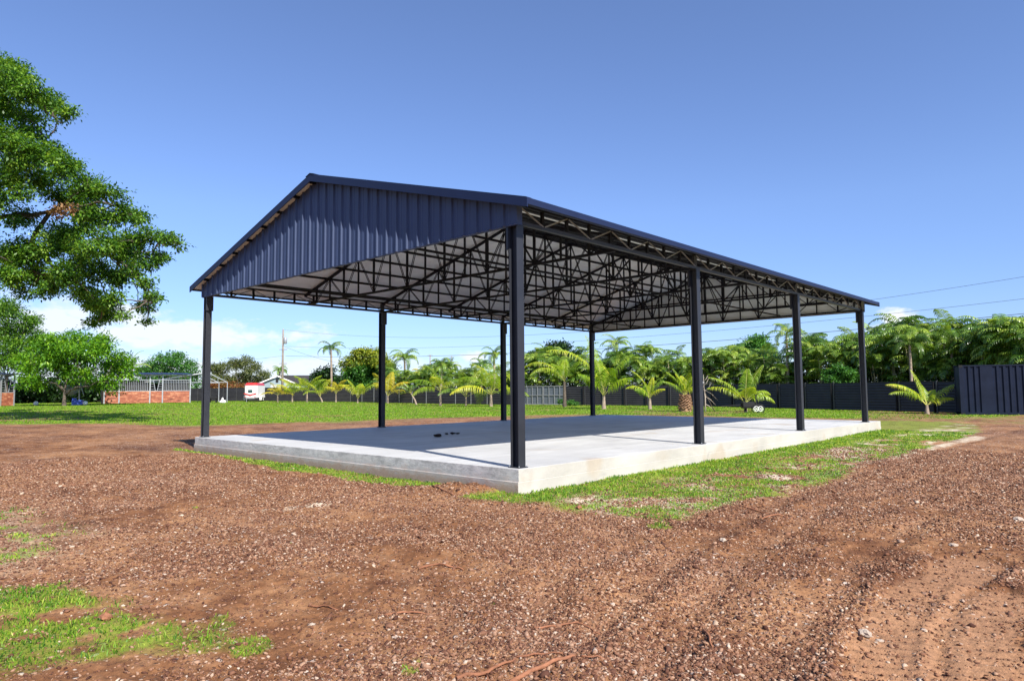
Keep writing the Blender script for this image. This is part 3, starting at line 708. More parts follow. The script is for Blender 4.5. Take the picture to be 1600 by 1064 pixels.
for i, (u, v, r, lb) in enumerate([(1352, 988, .045, 'pale angular limestone on the gravel, larger of two lower ones'), (1374, 996, .028, 'small pale stone right of the larger angular limestone'), (1592, 814, .06, 'white rock at the right edge of the dirt'),
                                   (1130, 846, .04, 'tan stone on the driven dirt beneath the patchy grass'), (488, 977, .022, 'bluish white pebble at lower left of the dirt'), (957, 939, .022, 'white pebble near the middle of the dirt'),
                                   (990, 1047, .025, 'white stone near the bottom edge of the dirt'), (1490, 855, .04, 'pinkish stone on the dirt at right'), (541, 1013, .022, 'pale pebble beside the short twig at bottom left'), (905, 795, .05, 'reddish stone just in front of the grass by the slab corner'), (165, 968, .05, 'flat brown clod inside the lower left grass')]):
    c = G(u, v); tag(lump('rock', (c[0], c[1], gzz(*c)-.014), r*.78, MT['rock'] if i not in (9, 10) else MT['root'], i+20, .65), lb, 'stone')

for (u, v, lb) in [(1038, 713, 'small dark weed at the slab edge, left of two beside the second front column'), (1056, 709, 'small dark weed at the slab edge, right of two beside the second front column'), (806, 764, 'dark leafy weed at the foot of the near slab corner')]:
    c = G(u, v+3); root = empty('weed', (c[0], c[1], gzz(*c))); tag(root, lb, 'weed')
    hw = .30 if u > 900 else .14
    b = MB()
    for k in range(4): a = k*1.7; b.tube([(0, 0, -.02), (.02*math.cos(a), .02*math.sin(a), hw*.6), (.06*math.cos(a), .06*math.sin(a), hw)], .003, 4)
    b.build('stem', MT['root'], root)
    n = 46; t = RS.rand(n); a = RS.rand(n)*6.28; q = np.stack([np.cos(a)*.07*t, np.sin(a)*.07*t, hw*(.15+.9*t)], 1); d = np.stack([np.cos(a), np.sin(a), .3*np.ones(n)], 1)*.035; s_ = np.stack([-np.sin(a), np.cos(a), 0*a], 1)*.010
    mesh_np('leaf_tuft', np.stack([q, q+d*.5+s_, q+d, q+d*.5-s_], 1).reshape(-1, 3), (np.arange(n)*4)[:, None]+np.arange(4), MT['leaf_green'], root)

# ------------------------------------------------------------------ fence
def fence(A, B, name, label, dark_every, light, h=1.78, spacing=2.35, seed=1):
    rs = random.Random(seed)
    root = empty(name, (A[0], A[1], float(gz(*A)))); tag(root, label, 'fence')
    A = np.array(A, float); B = np.array(B, float); L = np.linalg.norm(B-A); d = (B-A)/L; nrm = np.array([d[1], -d[0]])
    if (CAM[:2]-A)@nrm < 0: nrm = -nrm
    org = root.location; n = int(round(L/spacing)); o3 = np.array([A[0], A[1], float(gz(*A))])
    def loc(s, off, z): p = A+d*s+nrm*off; return (p[0]-o3[0], p[1]-o3[1], float(gz(p[0], p[1]))+z-o3[2])
    for i in range(n+1):
        s = L*i/n; b = MB(); g = loc(s, .03, 0)
        b.bar(loc(s, .03, -.2), loc(s, .03, h+.06), .07, .07, (d[0], d[1], 0))
        b.build('post', MT['postlight'] if light else MT['post'], root)
        if dark_every and i < n and i % dark_every == 0:
            b = MB(); b.bar(loc(s+.16, .02, -.02), loc(s+.16, .02, h-.02), .22, .05, (d[0], d[1], 0)); b.build('filler_board', MT['black'], root)
        if i < n:
            b = MB(); s0, s1 = s+.036, L*(i+1)/n-.036; nb = 10
            hh = h+rs.uniform(-.02, .02)
            for k in range(nb):
                z0, z1 = .03+(hh-.06)*k/nb, .03+(hh-.06)*(k+1)/nb
                # overlapping horizontal corrugations: each board leans out at its bottom edge
                b.face(loc(s0, .045, z0+.03), loc(s1, .045, z0+.03), loc(s1, .0, z1), loc(s0, .0, z1))
                b.face(loc(s0, .0, z0), loc(s1, .0, z0), loc(s1, .045, z0+.03), loc(s0, .045, z0+.03))
            b.face(loc(s0, -.01, 0.02), loc(s1, -.01, .02), loc(s1, -.01, hh), loc(s0, -.01, hh))
            b.bar(loc(s0, .01, hh+.0), loc(s1, .01, hh+.0), .05, .04)
            b.build('panel', MT['fence'], root)
    return root
FA = at(1530, 37.2)[:2]; FB = at(1085, 58)[:2]; FC = at(884, 66)[:2]; FD = at(815, 68.5)[:2]; FE = at(548, 86)[:2]; FF = at(290, 96)[:2]; FG = at(-40, 92)[:2]
fence(FA, FB, 'slat_fence', 'black horizontal slat fence with dark filler boards between container and gate-side corner', 1, False)
fence(FB, FC, 'slat_fence', 'short black slat fence run just right of the metal grid gate', 1, False, seed=2)
fence(FD, FE, 'slat_fence', 'long black slat fence with pale posts behind the young palms left of the gate', 0, True, seed=3)
fence(FE, FF, 'board_fence', 'plain charcoal fence behind the white horse trailer', 0, False, seed=4)
# gate with pale grid
gt = empty('metal_gate', (*FC, float(gz(*FC)))); tag(gt, 'wide grey metal gate with pale square grid frame in the dark fence', 'gate')
A = np.array(FC); B = np.array(FD); o3 = np.array([A[0], A[1], float(gz(*A))])
def gp(t, z, off=0):
    p = A+(B-A)*t; d = (B-A)/np.linalg.norm(B-A); nn_ = np.array([d[1], -d[0]]);
    if (CAM[:2]-A)@nn_ < 0: nn_ = -nn_
    p = p+nn_*off; return (p[0]-o3[0], p[1]-o3[1], z)
b = MB(); b.face(gp(0, .05), gp(1, .05), gp(1, 1.8), gp(0, 1.8))
for k in range(10): b.bar(gp(0, .1+.175*k, .012), gp(1, .1+.175*k, .012), .012, .02)
b.build('panel', mat('blue_grey_gate_sheet', (.13, .15, .18), .5, 0, .4, .2, 2), gt)
for leaf in (0, 1):
    b = MB(); t0, t1 = leaf*.5+.01, leaf*.5+.49
    for z in (.08, .95, 1.83): b.bar(gp(t0, z, .05), gp(t1, z, .05), .05, .07)
    for k in range(5): t = t0+(t1-t0)*k/4; b.bar(gp(t, .08, .055), gp(t, 1.83, .055), .06, .05)
    b.build('gate_frame', MT['postlight'], gt)

# ------------------------------------------------------------------ shipping container
def container():
    p0 = np.array(at(1500, 36.3)); L, W_, H = 6.06, 1.1, 2.62
    pr = np.array(at(1640, 34.9)); d = (pr-p0)[:2]; d /= np.linalg.norm(d); n_ = np.array([-d[1], d[0]])
    if (CAM[:2]-p0[:2])@n_ > 0: n_ = -n_
    root = empty('shipping_container', tuple(p0), math.atan2(d[1], d[0])); tag(root, 'dark navy corrugated steel container at the right end of the fence', 'container')
    sgn = 1 if (-d[1]*n_[0]+d[0]*n_[1]) > 0 else -1    # local y away from camera
    b = MB(); z0, z1 = .12, H-.07
    # near side, deep vertical corrugation, one flat panel between
    def corr(x0, x1, step, y):
        x = x0
        while x < x1-.05:
            e = min(x+step, x1); f = (e-x)
            pts = [(x, 0), (x+f*.36, 0), (x+f*.5, .055), (x+f*.86, .055), (e, 0)]
            for (a, ha), (c, hc) in zip(pts[:-1], pts[1:]): b.face((a, y+ha*sgn, z0), (c, y+hc*sgn, z0), (c, y+hc*sgn, z1), (a, y+ha*sgn, z1))
            x = e
    corr(.12, .95, .29, 0); b.face((.95, 0, z0), (1.4, 0, z0), (1.4, 0, z1), (.95, 0, z1)); corr(1.4, L-.12, .29, 0)
    b.face((.02, .02*sgn, z0), (.02, (W_-.02)*sgn, z0), (.02, (W_-.02)*sgn, z1), (.02, .02*sgn, z1)); b.face((L-.02, .02*sgn, z0), (L-.02, (W_-.02)*sgn, z0), (L-.02, (W_-.02)*sgn, z1), (L-.02, .02*sgn, z1))
    b.face((.05, (W_-.03)*sgn, z0), (L-.05, (W_-.03)*sgn, z0), (L-.05, (W_-.03)*sgn, z1), (.05, (W_-.03)*sgn, z1))
    b.build('side_wall', MT['container'], root)
    b = MB()
    ys = sorted((-.01*sgn, .10*sgn)); ye = sorted(((W_-.1)*sgn, W_*sgn))
    for yy in (ys, ye):
        b.box(0, .12, yy[0], yy[1], 0, H); b.box(L-.12, L, yy[0], yy[1], 0, H); b.box(.12, L-.12, yy[0], yy[1], H-.07, H-.002); b.box(.12, L-.12, yy[0], yy[1], .02, .13)
    b.build('frame', MT['container'], root)
    b = MB(); yy = sorted((.0, W_*sgn)); b.box(.02, L-.02, yy[0]+.02, yy[1]-.02, H-.03, H-.012); b.build('roof', MT['container'], root)
    b = MB()
    for x in (0, L-.16): b.box(x-.004, x+.164, min(ys)-.004, max(ys)+.004, H-.12, H+.012); b.box(x-.004, x+.164, min(ys)-.004, max(ys)+.004, -.01, .11)
    b.build('corner_casting', MT['black'], root)
container()

# ------------------------------------------------------------------ foliage builders
def leaf_cloud(C, R, n, size, aspect=.45, droop=.3, shell=.35, flat=.8, clump=6):
    """leaves in sprays through a set of ellipsoid volumes"""
    C = np.array(C, float); R = np.array(R, float); wts = R**2/np.sum(R**2)
    ns = n//clump; idx = RS.choice(len(C), ns, p=wts); v = RS.randn(ns, 3); v /= np.linalg.norm(v, axis=1)[:, None]
    rad = RS.rand(ns)**shell; v[:, 2] *= flat
    # sprays gather in flat layered clumps inside each volume
    K = 9; sub = RS.randn(len(C), K, 3); sub /= np.linalg.norm(sub, axis=2)[..., None]; sub *= (RS.rand(len(C), K, 1)**.45)*np.array([1, 1, flat])
    pick = RS.randint(0, K, ns); sc_ = C[idx]+sub[idx, pick]*R[idx][:, None]*.86
    cen = sc_+RS.randn(ns, 3)*R[idx][:, None]*np.array([.25, .25, .18])
    v = (cen-C[idx])/R[idx][:, None]; v /= np.linalg.norm(v, axis=1)[:, None]+1e-6
    cen = np.repeat(cen, clump, 0)+RS.randn(ns*clump, 3)*size*np.array([1.0, 1.0, .5]); m = len(cen)
    out = np.repeat(v, clump, 0)
    d = out*.8+RS.randn(m, 3)*.65; d[:, 2] -= droop; d /= np.linalg.norm(d, axis=1)[:, None]
    up = np.array([0, 0, 1.0])[None]+RS.randn(m, 3)*.45+out*.3
    s = np.cross(d, up); s /= np.linalg.norm(s, axis=1)[:, None]+1e-9; nrm = np.cross(s, d)
    L = size*RS.uniform(.7, 1.35, m)[:, None]; W_ = L*aspect
    V = np.stack([cen, cen+d*L*.45+s*W_*.5+nrm*L*.06, cen+d*L-nrm*L*.12, cen+d*L*.45-s*W_*.5+nrm*L*.06], 1).reshape(-1, 3)
    F = (np.arange(m)*4)[:, None]+np.array([0, 1, 2, 3]); return V, F
def limb(b, p, q, r0, r1, seg=5, wob=.08, n=6):
    p = np.array(p, float); q = np.array(q, float); L = np.linalg.norm(q-p); pts = []; rad = []
    for i in range(seg+1):
        t = i/seg; w_ = np.array([random.uniform(-1, 1) for _ in range(3)])*wob*L*(math.sin(PI*t)); pts.append(tuple(p+(q-p)*t+w_+np.array([0, 0, -.05*L*math.sin(PI*t)]))); rad.append(r0+(r1-r0)*t)
    b.tube(pts, rad, n, False); return pts
def tree(name, label, base, trunk, clusters, leaf, size, n, bark='bark', cat='tree', aspect=.45, limbs=(), r=.3, group=None, droop=.3, twigs=True, extra=None, flat=.8):
    """trunk: points above the base; limbs: list of polylines; clusters: (x,y,z,r) in world"""
    base = np.array(base, float); root = empty(name, tuple(base)); tag(root, label, cat, group)
    b = MB(); tp = [base+np.array([0, 0, -.3])]+[np.array(p, float) for p in trunk]
    k = len(tp); rad = [r*1.25]+[r*(1-.45*i/(k-1)) for i in range(1, k)]
    b.tube([tuple(p-base) for p in tp], rad, 10, False); nodes = [tp[-1]]
    for L in limbs:
        P = [np.array(q, float) for q in L]; m = len(P)
        fine = []
        for a, c in zip(P[:-1], P[1:]):
            for t in (0, .25, .5, .75): fine.append(a+(c-a)*t+np.array([random.uniform(-1, 1) for _ in range(3)])*.05*np.linalg.norm(c-a)*(t > 0))
        fine.append(P[-1]); rr = [r*.55*(1-.8*i/(len(fine)-1)) for i in range(len(fine))]
        b.tube([tuple(q-base) for q in fine], rr, 7, False); nodes += fine[2:]
    nodes = np.array(nodes)
    if twigs:
        for (x, y, z, cr) in clusters:
            c = np.array([x, y, z]); j = np.argmin(np.linalg.norm(nodes-c, axis=1)); q = nodes[j]
            limb(b, q-base, c-base, r*.13+.01, r*.05+.006, 5, .07, 5)
            for _ in range(4):
                v = np.array([random.gauss(0, 1) for _ in range(3)]); v /= np.linalg.norm(v); limb(b, c-base, c+v*cr*.8-base, r*.05+.006, .005, 3, .1, 4)
    b.build('trunk', MT[bark], root, smooth=True)
    C = [np.array(c[:3])-base for c in clusters]; R = [c[3] for c in clusters]
    V, F = leaf_cloud(C, R, n, size, aspect, droop, flat=flat)
    mesh_np('crown', V, F, MT[leaf], root)
    if extra:
        cl, lf, nn2 = extra; V, F = leaf_cloud([np.array(c[:3])-base for c in cl], [c[3] for c in cl], nn2, size, aspect, droop, flat=flat); mesh_np('crown', V, F, MT[lf], root)
    return root
def CL(lst, depth, spread=2.5, k=1.0, layers=(0,)):
    o = []
    for (u, v, r) in lst:
        for l in layers:
            d = depth+l+random.uniform(-spread, spread)*.5; p = P3(u, v, d); o.append((p[0], p[1], p[2], r*k*d/F_PX))
    return o
# --- the big shade tree at the left edge
DB = 32
big = [(12, 122, 34), (45, 140, 27), (80, 160, 22), (102, 178, 16), (8, 170, 32), (50, 190, 30), (28, 235, 34), (72, 235, 30), (105, 262, 24), (62, 280, 28), (138, 290, 23), (168, 300, 22), (15, 275, 22),
       (95, 312, 28), (140, 330, 28), (180, 335, 25), (212, 338, 16), (40, 335, 20), (20, 395, 30), (60, 385, 28), (100, 372, 30), (150, 378, 32), (195, 385, 28), (235, 372, 20), (262, 372, 14), (278, 383, 10),
       (18, 430, 26), (60, 430, 26), (100, 428, 28), (145, 428, 28), (190, 425, 24), (228, 405, 18), (250, 400, 12), (228, 440, 14), (238, 462, 10), (245, 466, 6), (228, 478, 12), (230, 500, 9), (75, 452, 17), (118, 460, 20),
       (152, 470, 22), (180, 468, 18), (165, 492, 17), (148, 508, 13), (188, 490, 10), (38, 458, 14), (20, 345, 12), (200, 405, 18), (120, 400, 26), (5, 215, 26), (130, 352, 22), (30, 300, 18), (55, 405, 22)]
bc = CL(big, DB, 5)+CL([(u, v, r*.9) for (u, v, r) in big[:46:2]], DB+4, 3)
off = [(-60, 120, 60), (-40, 200, 50), (-90, 200, 70), (-60, 290, 60), (-110, 300, 70), (-50, 380, 55), (-120, 390, 60), (-60, 440, 40), (-170, 260, 70), (-200, 360, 70), (-170, 160, 60), (-230, 300, 60), (-110, 110, 50)]
bc += CL(off, DB, 6)
def pl(l, d0): return [P3(u, v, d0+dd) for (u, v, dd) in l]
tb = P3(-105, 640, DB); tb[2] = float(gz(tb[0], tb[1]))
blimbs = [pl([(-100, 430, 0), (-40, 400, 1), (40, 392, 2), (110, 384, 2), (190, 376, 1), (250, 376, 0)], DB), pl([(-100, 430, 0), (-50, 340, 1), (0, 290, 1), (60, 250, 0), (90, 190, 0)], DB),
          pl([(-98, 400, 0), (-70, 260, 1), (-30, 190, 1), (30, 150, 1)], DB), pl([(-100, 450, 0), (-30, 425, 1), (50, 425, 1), (120, 440, 0), (160, 480, 0)], DB), pl([(-50, 340, 1), (30, 335, 2), (110, 320, 1), (170, 318, 0), (205, 335, 0)], DB),
          pl([(-100, 420, 0), (-150, 330, 0), (-190, 260, 1)], DB), pl([(40, 392, 2), (80, 330, 2), (130, 300, 1), (165, 300, 1)], DB), pl([(110, 384, 2), (170, 398, 2), (215, 425, 1), (232, 470, 0)], DB)]
dead = CL([(92, 330, 8), (108, 325, 6)], DB-3.5, .5)
tree('shade_tree', 'huge leafy shade tree leaning in from the left edge, branches hanging over the lawn', tb, [P3(-102, 540, DB), P3(-100, 430, DB), P3(-98, 360, DB)], bc, 'leaf_big', .15, 170000, limbs=blimbs, r=.24, extra=(dead, 'dead', 260), aspect=.5)

# --- trees near the stalls

def btree(name, label, u, depth, cl, leaf, size, n, trunk_v, limbs=(), r=.22, layers=(0, 3), spread=3, bark='bark', cat='tree', aspect=.45, extra=None, group=None):
    base = at(u, depth); top = P3(u, trunk_v, depth)
    C_ = CL(cl, depth, spread, layers=layers); ex = None
    if extra: ex = (CL(extra[0], depth, spread), extra[1], extra[2])
    return tree(name, label, base, [np.array(base)*.5+top*.5, top], C_, leaf, size, n, bark, cat, aspect, [pl(l, depth) for l in limbs], r, extra=ex, group=group)
btree('mango_tree', 'low spreading tree with bright broad leaves and forked grey trunk left of the stalls', 101, 66,
      [(75, 552, 26), (110, 545, 26), (150, 552, 26), (182, 572, 20), (52, 590, 15), (62, 602, 10), (95, 572, 22), (132, 582, 16), (168, 595, 14), (176, 606, 8), (45, 568, 20), (120, 530, 16), (158, 536, 16), (85, 532, 14), (195, 585, 10), (105, 590, 9), (185, 560, 14), (40, 600, 8), (150, 600, 8)],
      'leaf_mango', .34, 17000, 612, limbs=[[(100, 612, 0), (88, 600, -1), (76, 597, -2)], [(100, 612, 0), (106, 590, 0), (118, 575, 0)], [(101, 616, 0), (118, 605, -1), (140, 603, -1), (152, 596, -1)], [(100, 612, 0), (90, 590, 1), (80, 570, 1)]], r=.19, aspect=.36)
btree('tree', 'tall dense tree behind the left stall, partly under the shade tree branches', 10, 82,
      [(20, 520, 26), (45, 505, 18), (12, 482, 20), (30, 545, 26), (62, 530, 18), (-20, 500, 40), (5, 560, 26), (50, 560, 20), (70, 560, 16), (-40, 550, 40)], 'leaf_big', .3, 26000, 590, r=.25)
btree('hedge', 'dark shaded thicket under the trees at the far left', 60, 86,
      [(0+i*14, 603+(i % 3)*6, 15) for i in range(14)]+[(5+i*14, 620, 12) for i in range(14)], 'leaf_dark', .35, 24000, 620, r=.1, cat='hedge', layers=(0, 2))  # deep shade of the thicket is put into its dark leaf colour
btree('tree', 'rounded green tree rising behind the red plank stalls', 265, 104,
      [(240, 572, 15), (266, 562, 15), (292, 570, 14), (222, 582, 13), (282, 584, 14), (255, 584, 16), (302, 586, 10), (240, 596, 15), (275, 600, 18), (300, 602, 14), (225, 600, 14), (250, 558, 8), (278, 556, 8)], 'leaf_green', .34, 13000, 590, r=.3)
btree('tree', 'olive brown wide tree beyond the fence behind the trailer', 372, 125,
      [(345, 578, 14), (368, 568, 13), (392, 575, 14), (412, 586, 12), (352, 594, 15), (380, 592, 16), (404, 597, 14), (335, 592, 12), (330, 574, 8), (420, 596, 8), (385, 562, 8)], 'leaf_olive', .34, 13000, 600, r=.35)
btree('bush', 'rust coloured bush hanging over the fence left of the trailer', 362, 104,
      [(340, 604, 6), (352, 602, 7), (366, 603, 7), (380, 604, 6), (330, 603, 6), (345, 610, 8), (370, 611, 8), (396, 603, 4)], 'leaf_rust', .28, 5000, 612, r=.1, cat='bush', layers=(0,))
btree('tree', 'big dome shaped tree with yellow green top left of the second column', 575, 100,
      [(572, 590, 20), (555, 594, 16), (592, 590, 18), (545, 600, 10), (604, 596, 13), (560, 578, 16), (582, 576, 18), (600, 580, 13), (545, 585, 12), (540, 598, 8), (575, 605, 16)], 'leaf_green', .36, 15000, 605, r=.35,
      extra=([(570, 560, 17), (555, 566, 14), (588, 558, 15), (604, 566, 12), (545, 572, 12), (580, 552, 12), (562, 553, 10), (614, 576, 8), (596, 566, 12)], 'leaf_yel', 9000))
btree('tree', 'small dark broadleaf tree right of the utility pole', 505, 98, [(498, 588, 9), (508, 580, 9), (512, 592, 10), (520, 598, 9), (490, 597, 8), (528, 600, 7), (503, 600, 9)], 'leaf_dark', .4, 5000, 600, r=.15, layers=(0,))
btree('tree', 'dark feathery tree top rising above the palm hedge behind the near column', 868, 82, [(862, 548, 13), (876, 545, 12), (848, 556, 12), (890, 556, 10), (868, 562, 16), (840, 566, 10), (900, 560, 9)], 'leaf_dark', .34, 9000, 575, r=.2)
btree('tree', 'yellow green tree crown above the palm hedge right of the second front column', 1172, 74, [(1165, 545, 12), (1180, 538, 13), (1195, 545, 12), (1150, 552, 11), (1178, 555, 15), (1205, 556, 10), (1188, 530, 7)], 'leaf_green', .3, 9000, 570, r=.2)
btree('bush', 'round glossy green bush under the palm hedge between the last two columns', 1312, 50.5, [(1300, 585, 8), (1312, 577, 9), (1325, 583, 8), (1318, 592, 8), (1304, 593, 8), (1296, 590, 5), (1330, 592, 6)], 'leaf_green', .17, 5200, 600, r=.06, cat='bush', layers=(0,), spread=1)
HB = []
for i in range(64):
    u = 1600-(1600-600)*i/63; dep = 41.5+(90-41.5)*(1600-u)/1000; q = at(u, dep); HB.append((q[0], q[1], q[2]+1.9+random.uniform(-.3, .5), 1.15)); HB.append((q[0]+.4, q[1]+.4, q[2]+1.0, 1.0))
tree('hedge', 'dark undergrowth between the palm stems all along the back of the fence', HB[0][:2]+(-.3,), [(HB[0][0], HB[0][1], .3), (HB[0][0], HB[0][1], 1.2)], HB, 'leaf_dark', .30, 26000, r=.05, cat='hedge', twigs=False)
btree('bush', 'dark low bushes in front of the fence beside the gate', 885, 62.5, [(876, 627, 4), (890, 628, 4), (900, 630, 3)], 'leaf_green', .12, 1500, 628, r=.03, cat='bush', layers=(0,), spread=.5)

# ------------------------------------------------------------------ palms
def frond_geo(T, base, az, el0, L, droop, nl, ll, lw, hang, curl=0, sweep=.55, start=.16, twist=0):
    """T = (V,F,leafs) lists. rachis curve plus two rows of bent leaflets"""
    V, Q, ST, AT = T; n = 12; fa = random.random(); b00 = len(V); p = np.array(base, float); pts = [p.copy()]; tan = []
    for i in range(n):
        t = (i+.5)/n; e = el0-droop*t**1.25; a = az+curl*t
        d = np.array([math.cos(e)*math.cos(a), math.cos(e)*math.sin(a), math.sin(e)]); p = p+d*L/n; pts.append(p.copy()); tan.append(d)
    tan.append(tan[-1]); ST.append((pts, L))
    for k in range(nl):
        t = start+(1-start)*(k+.5)/nl; f = t*n; i = min(int(f), n-1); c = pts[i]+(pts[i+1]-pts[i])*(f-i); d = tan[i]
        side = np.cross(d, [0, 0, 1.0]); side /= np.linalg.norm(side)+1e-9; upv = np.cross(side, d)
        prof = math.sin(PI*min(1, (t-start*.5)/(1-start*.5))**.75)**.55*(1-.45*t)+.12
        for s in (-1, 1):
            l = ll*prof*random.uniform(.85, 1.1); v = side*s*1.0+d*sweep*random.uniform(.7, 1.3)+upv*(.35-twist*s)
            v /= np.linalg.norm(v); g = np.array([0, 0, -1.0]); v2 = v*.8+g*hang; v2 /= np.linalg.norm(v2); v3 = v*.35+g*hang*1.7; v3 /= np.linalg.norm(v3)
            wv = np.cross(v, upv); wv = d*.85+upv*.35*s*0; wv /= np.linalg.norm(wv); w_ = lw*.5
            a0 = c; a1 = a0+v*l*.35; a2 = a1+v2*l*.35; a3 = a2+v3*l*.3; b0 = len(V)
            V += [a0-wv*w_*.5, a0+wv*w_*.5, a1+wv*w_, a1-wv*w_, a2+wv*w_*.8, a2-wv*w_*.8, a3+wv*w_*.08, a3-wv*w_*.08]
            Q += [(b0, b0+1, b0+2, b0+3), (b0+3, b0+2, b0+4, b0+5), (b0+5, b0+4, b0+6, b0+7)]
    AT += [fa]*(len(V)-b00)
def palm_meshes(fr, seed):
    random.seed(seed); T = ([], [], [], [])
    for f in fr: frond_geo(T, *f[0], **f[1])
    return T
def finish_palm(root, T, leafm, stemm, r=.018):
    mesh_np('crown', T[0], T[1], leafm, root, attr=np.repeat(np.array(T[3])[:, None], 4, 1))
    b = MB()
    for pts, L in T[2]: b.tube([tuple(p) for p in pts], [r*(1-.8*i/(len(pts)-1)) for i in range(len(pts))], 4, False)
    b.build('frond_stems', stemm, root, smooth=True)
MT['stem_y'] = mat('yellow_green_stalk', (.42, .42, .10), .5, 0, .4, .2, 4)
MT['stem_g'] = mat('green_cane', (.16, .22, .06), .5, 0, .4, .3, 5)
MT['stem_t'] = mat('tan_cane', (.34, .30, .16), .6, 0, .4, .3, 5)
def areca(seed, H, leafm, loc=(0, 0, 0)):
    random.seed(seed); root = empty('areca_palm', loc); b = MB(); T = ([], [], [], [])
    ns = random.randint(8, 10)
    for s in range(ns):
        a = random.uniform(0, 2*PI); q = random.uniform(.15, .75); h = H*random.uniform(.35, .84); bx, by = .25*math.cos(a), .25*math.sin(a); tx, ty = q*math.cos(a), q*math.sin(a)
        b.tube([(bx, by, -.1), ((bx+tx)/2*.9, (by+ty)/2*.9, h*.5), (tx, ty, h)], [.05, .04, .035], 6, False)
        for k in range(6):
            az_ = random.uniform(0, 2*PI) if k else random.uniform(0, 2*PI)
            el0 = random.uniform(.75, 1.45); L = random.uniform(1.5, 2.3)*(H/5.2)
            frond_geo(T, (tx, ty, h-.05+.05*k), az_, el0, L, random.uniform(1.5, 2.9), 15, .66, .075, random.uniform(.35, .8), random.uniform(-.3, .3))
    for k in range(22):   # low skirts that close the foot of the clump
        a = random.uniform(0, 2*PI); frond_geo(T, (.3*math.cos(a), .3*math.sin(a), random.uniform(.4, 3.2)), a, random.uniform(.6, 1.3), random.uniform(1.2, 1.8), random.uniform(1.4, 2.4), 13, .6, .075, .7)
    b.build('canes', MT['stem_t'], root, smooth=True); finish_palm(root, T, leafm, MT['stem_g'], .014); return root
protos = [areca(100+i, 5.2, MT['palm_green'] if i % 3 else MT['palm_deep']) for i in range(5)]
used = set(); GR = 'areca palms forming the hedge beyond the fence'
hedge = []; nh = 36
for i in range(nh):
    t = i/(nh-1); u = 1625-(1625-600)*t**1.04
    dep = 40.5+(88-40.5)*(1625-u)/(1625-600)
    hedge.append((u, dep+random.uniform(-.5, .5), 0))
for i in range(nh-1):
    a, c = hedge[i], hedge[i+1]; hedge.append(((a[0]+c[0])/2+random.uniform(-6, 6), (a[1]+c[1])/2+2.6, 1))
random.seed(5)
ordn = lambda k: str(k)+('th' if 10 <= k % 100 <= 20 else {1: 'st', 2: 'nd', 3: 'rd'}.get(k % 10, 'th'))
cnt = {0: 0, 1: 0}
for i, (u, dep, row) in enumerate(hedge):
    p = protos[i % 5]; o = p if i % 5 not in used else copy_tree(p); used.add(i % 5)
    o.location = at(u, dep); o.rotation_euler.z = random.uniform(0, 6.28); cnt[row] += 1
    top = 506 if u > 1330 else (530 if u > 1250 else (545 if u > 820 else 566))
    hpx = (604-top)*dep/F_PX+1.5
    s = hpx/5.3*random.uniform(.9, 1.08)*(1.06 if row else 1); o.scale = (max(s, .95), max(s, .95), s)
    if row == 0: lb = f'areca palm in the hedge front row, {ordn(cnt[0])} clump from the right edge'
    else: lb = f'taller areca palm in the hedge back row, {ordn(cnt[1])} clump from the right edge'
    tag(o, lb, 'palm', GR)

def feather_palm(name, label, u, dep, crown_v, nf, L, trunk_r, leafm, seed, base_v=None, bark='palebark', droop=1.9, ll=.6, hang=.5, cat='palm tree', lw=.05):
    base = at(u, dep); zc = P3(u, crown_v, dep)[2]-base[2]; root = empty(name, base); tag(root, label, cat)
    random.seed(seed); b = MB(); lean = random.uniform(-.15, .15)
    b.tube([(lean*t*t, 0, zc*t-.1*(1-t)) for t in (0, .05, .3, .6, .85, 1)], [trunk_r*1.4, trunk_r*1.15, trunk_r, trunk_r*.9, trunk_r*.85, trunk_r*.6], 10, False)
    for k in range(int(zc/.28)):   # leaf scar rings
        z = .2+k*.28; t = z/zc
        if t < .95: b.tube([(lean*t*t, 0, z), (lean*t*t, 0, z+.03)], trunk_r*(1.15-.2*t)+.004, 10, False)
    b.build('trunk', MT[bark], root, smooth=True)
    T = ([], [], [], [])
    for k in range(nf):
        t = k/nf; el0 = 1.5-1.2*t+random.uniform(-.22, .22)
        frond_geo(T, (lean, 0, zc-.05), k*2.4+random.uniform(-.3, .3), el0, L*random.uniform(.75, 1.1), (droop+.45)*random.uniform(.75, 1.25), 30, ll, lw*.8, hang*1.3*random.uniform(.8, 1.3), random.uniform(-.25, .25))
    finish_palm(root, T, leafm, MT['stem_g'], .03); return root
feather_palm('royal_palm', 'tall thin palm with white trunk standing left of the dome shaped tree', 518, 96, 546, 13, 2.6, .16, MT['palm_deep'], 31, lw=.07, ll=.7, hang=.8)
feather_palm('coconut_palm', 'full crowned palm standing right of the second back column', 633, 96, 562, 18, 3.0, .16, MT['palm_green'], 32, lw=.08, ll=.8, hang=.6)
feather_palm('royal_palm', 'slender pale trunked palm rising above the hedge right of the far column', 965, 74, 538, 13, 2.3, .11, MT['palm_green'], 33, lw=.06, hang=.8)
feather_palm('royal_palm', 'tallest white trunked palm above the hedge beside the third front column', 1232, 58, 522, 13, 2.3, .13, MT['palm_green'], 34, lw=.05, hang=.8)
feather_palm('palm', 'small dark palm top showing behind the utility pole', 437, 120, 580, 14, 1.9, .15, MT['palm_deep'], 35, lw=.08)
feather_palm('palm', 'palm with upright fronds behind the red plank stalls', 206, 98, 575, 8, 3.2, .15, MT['palm_green'], 36, droop=.9, lw=.07)
feather_palm('palm', 'dark green palm behind the fence right of the small far pole', 689, 80, 572, 15, 2.4, .13, MT['palm_deep'], 37, lw=.07)
feather_palm('palm', 'dark palm behind the fence left of the near column', 752, 80, 572, 13, 2.0, .13, MT['palm_deep'], 38, lw=.06)
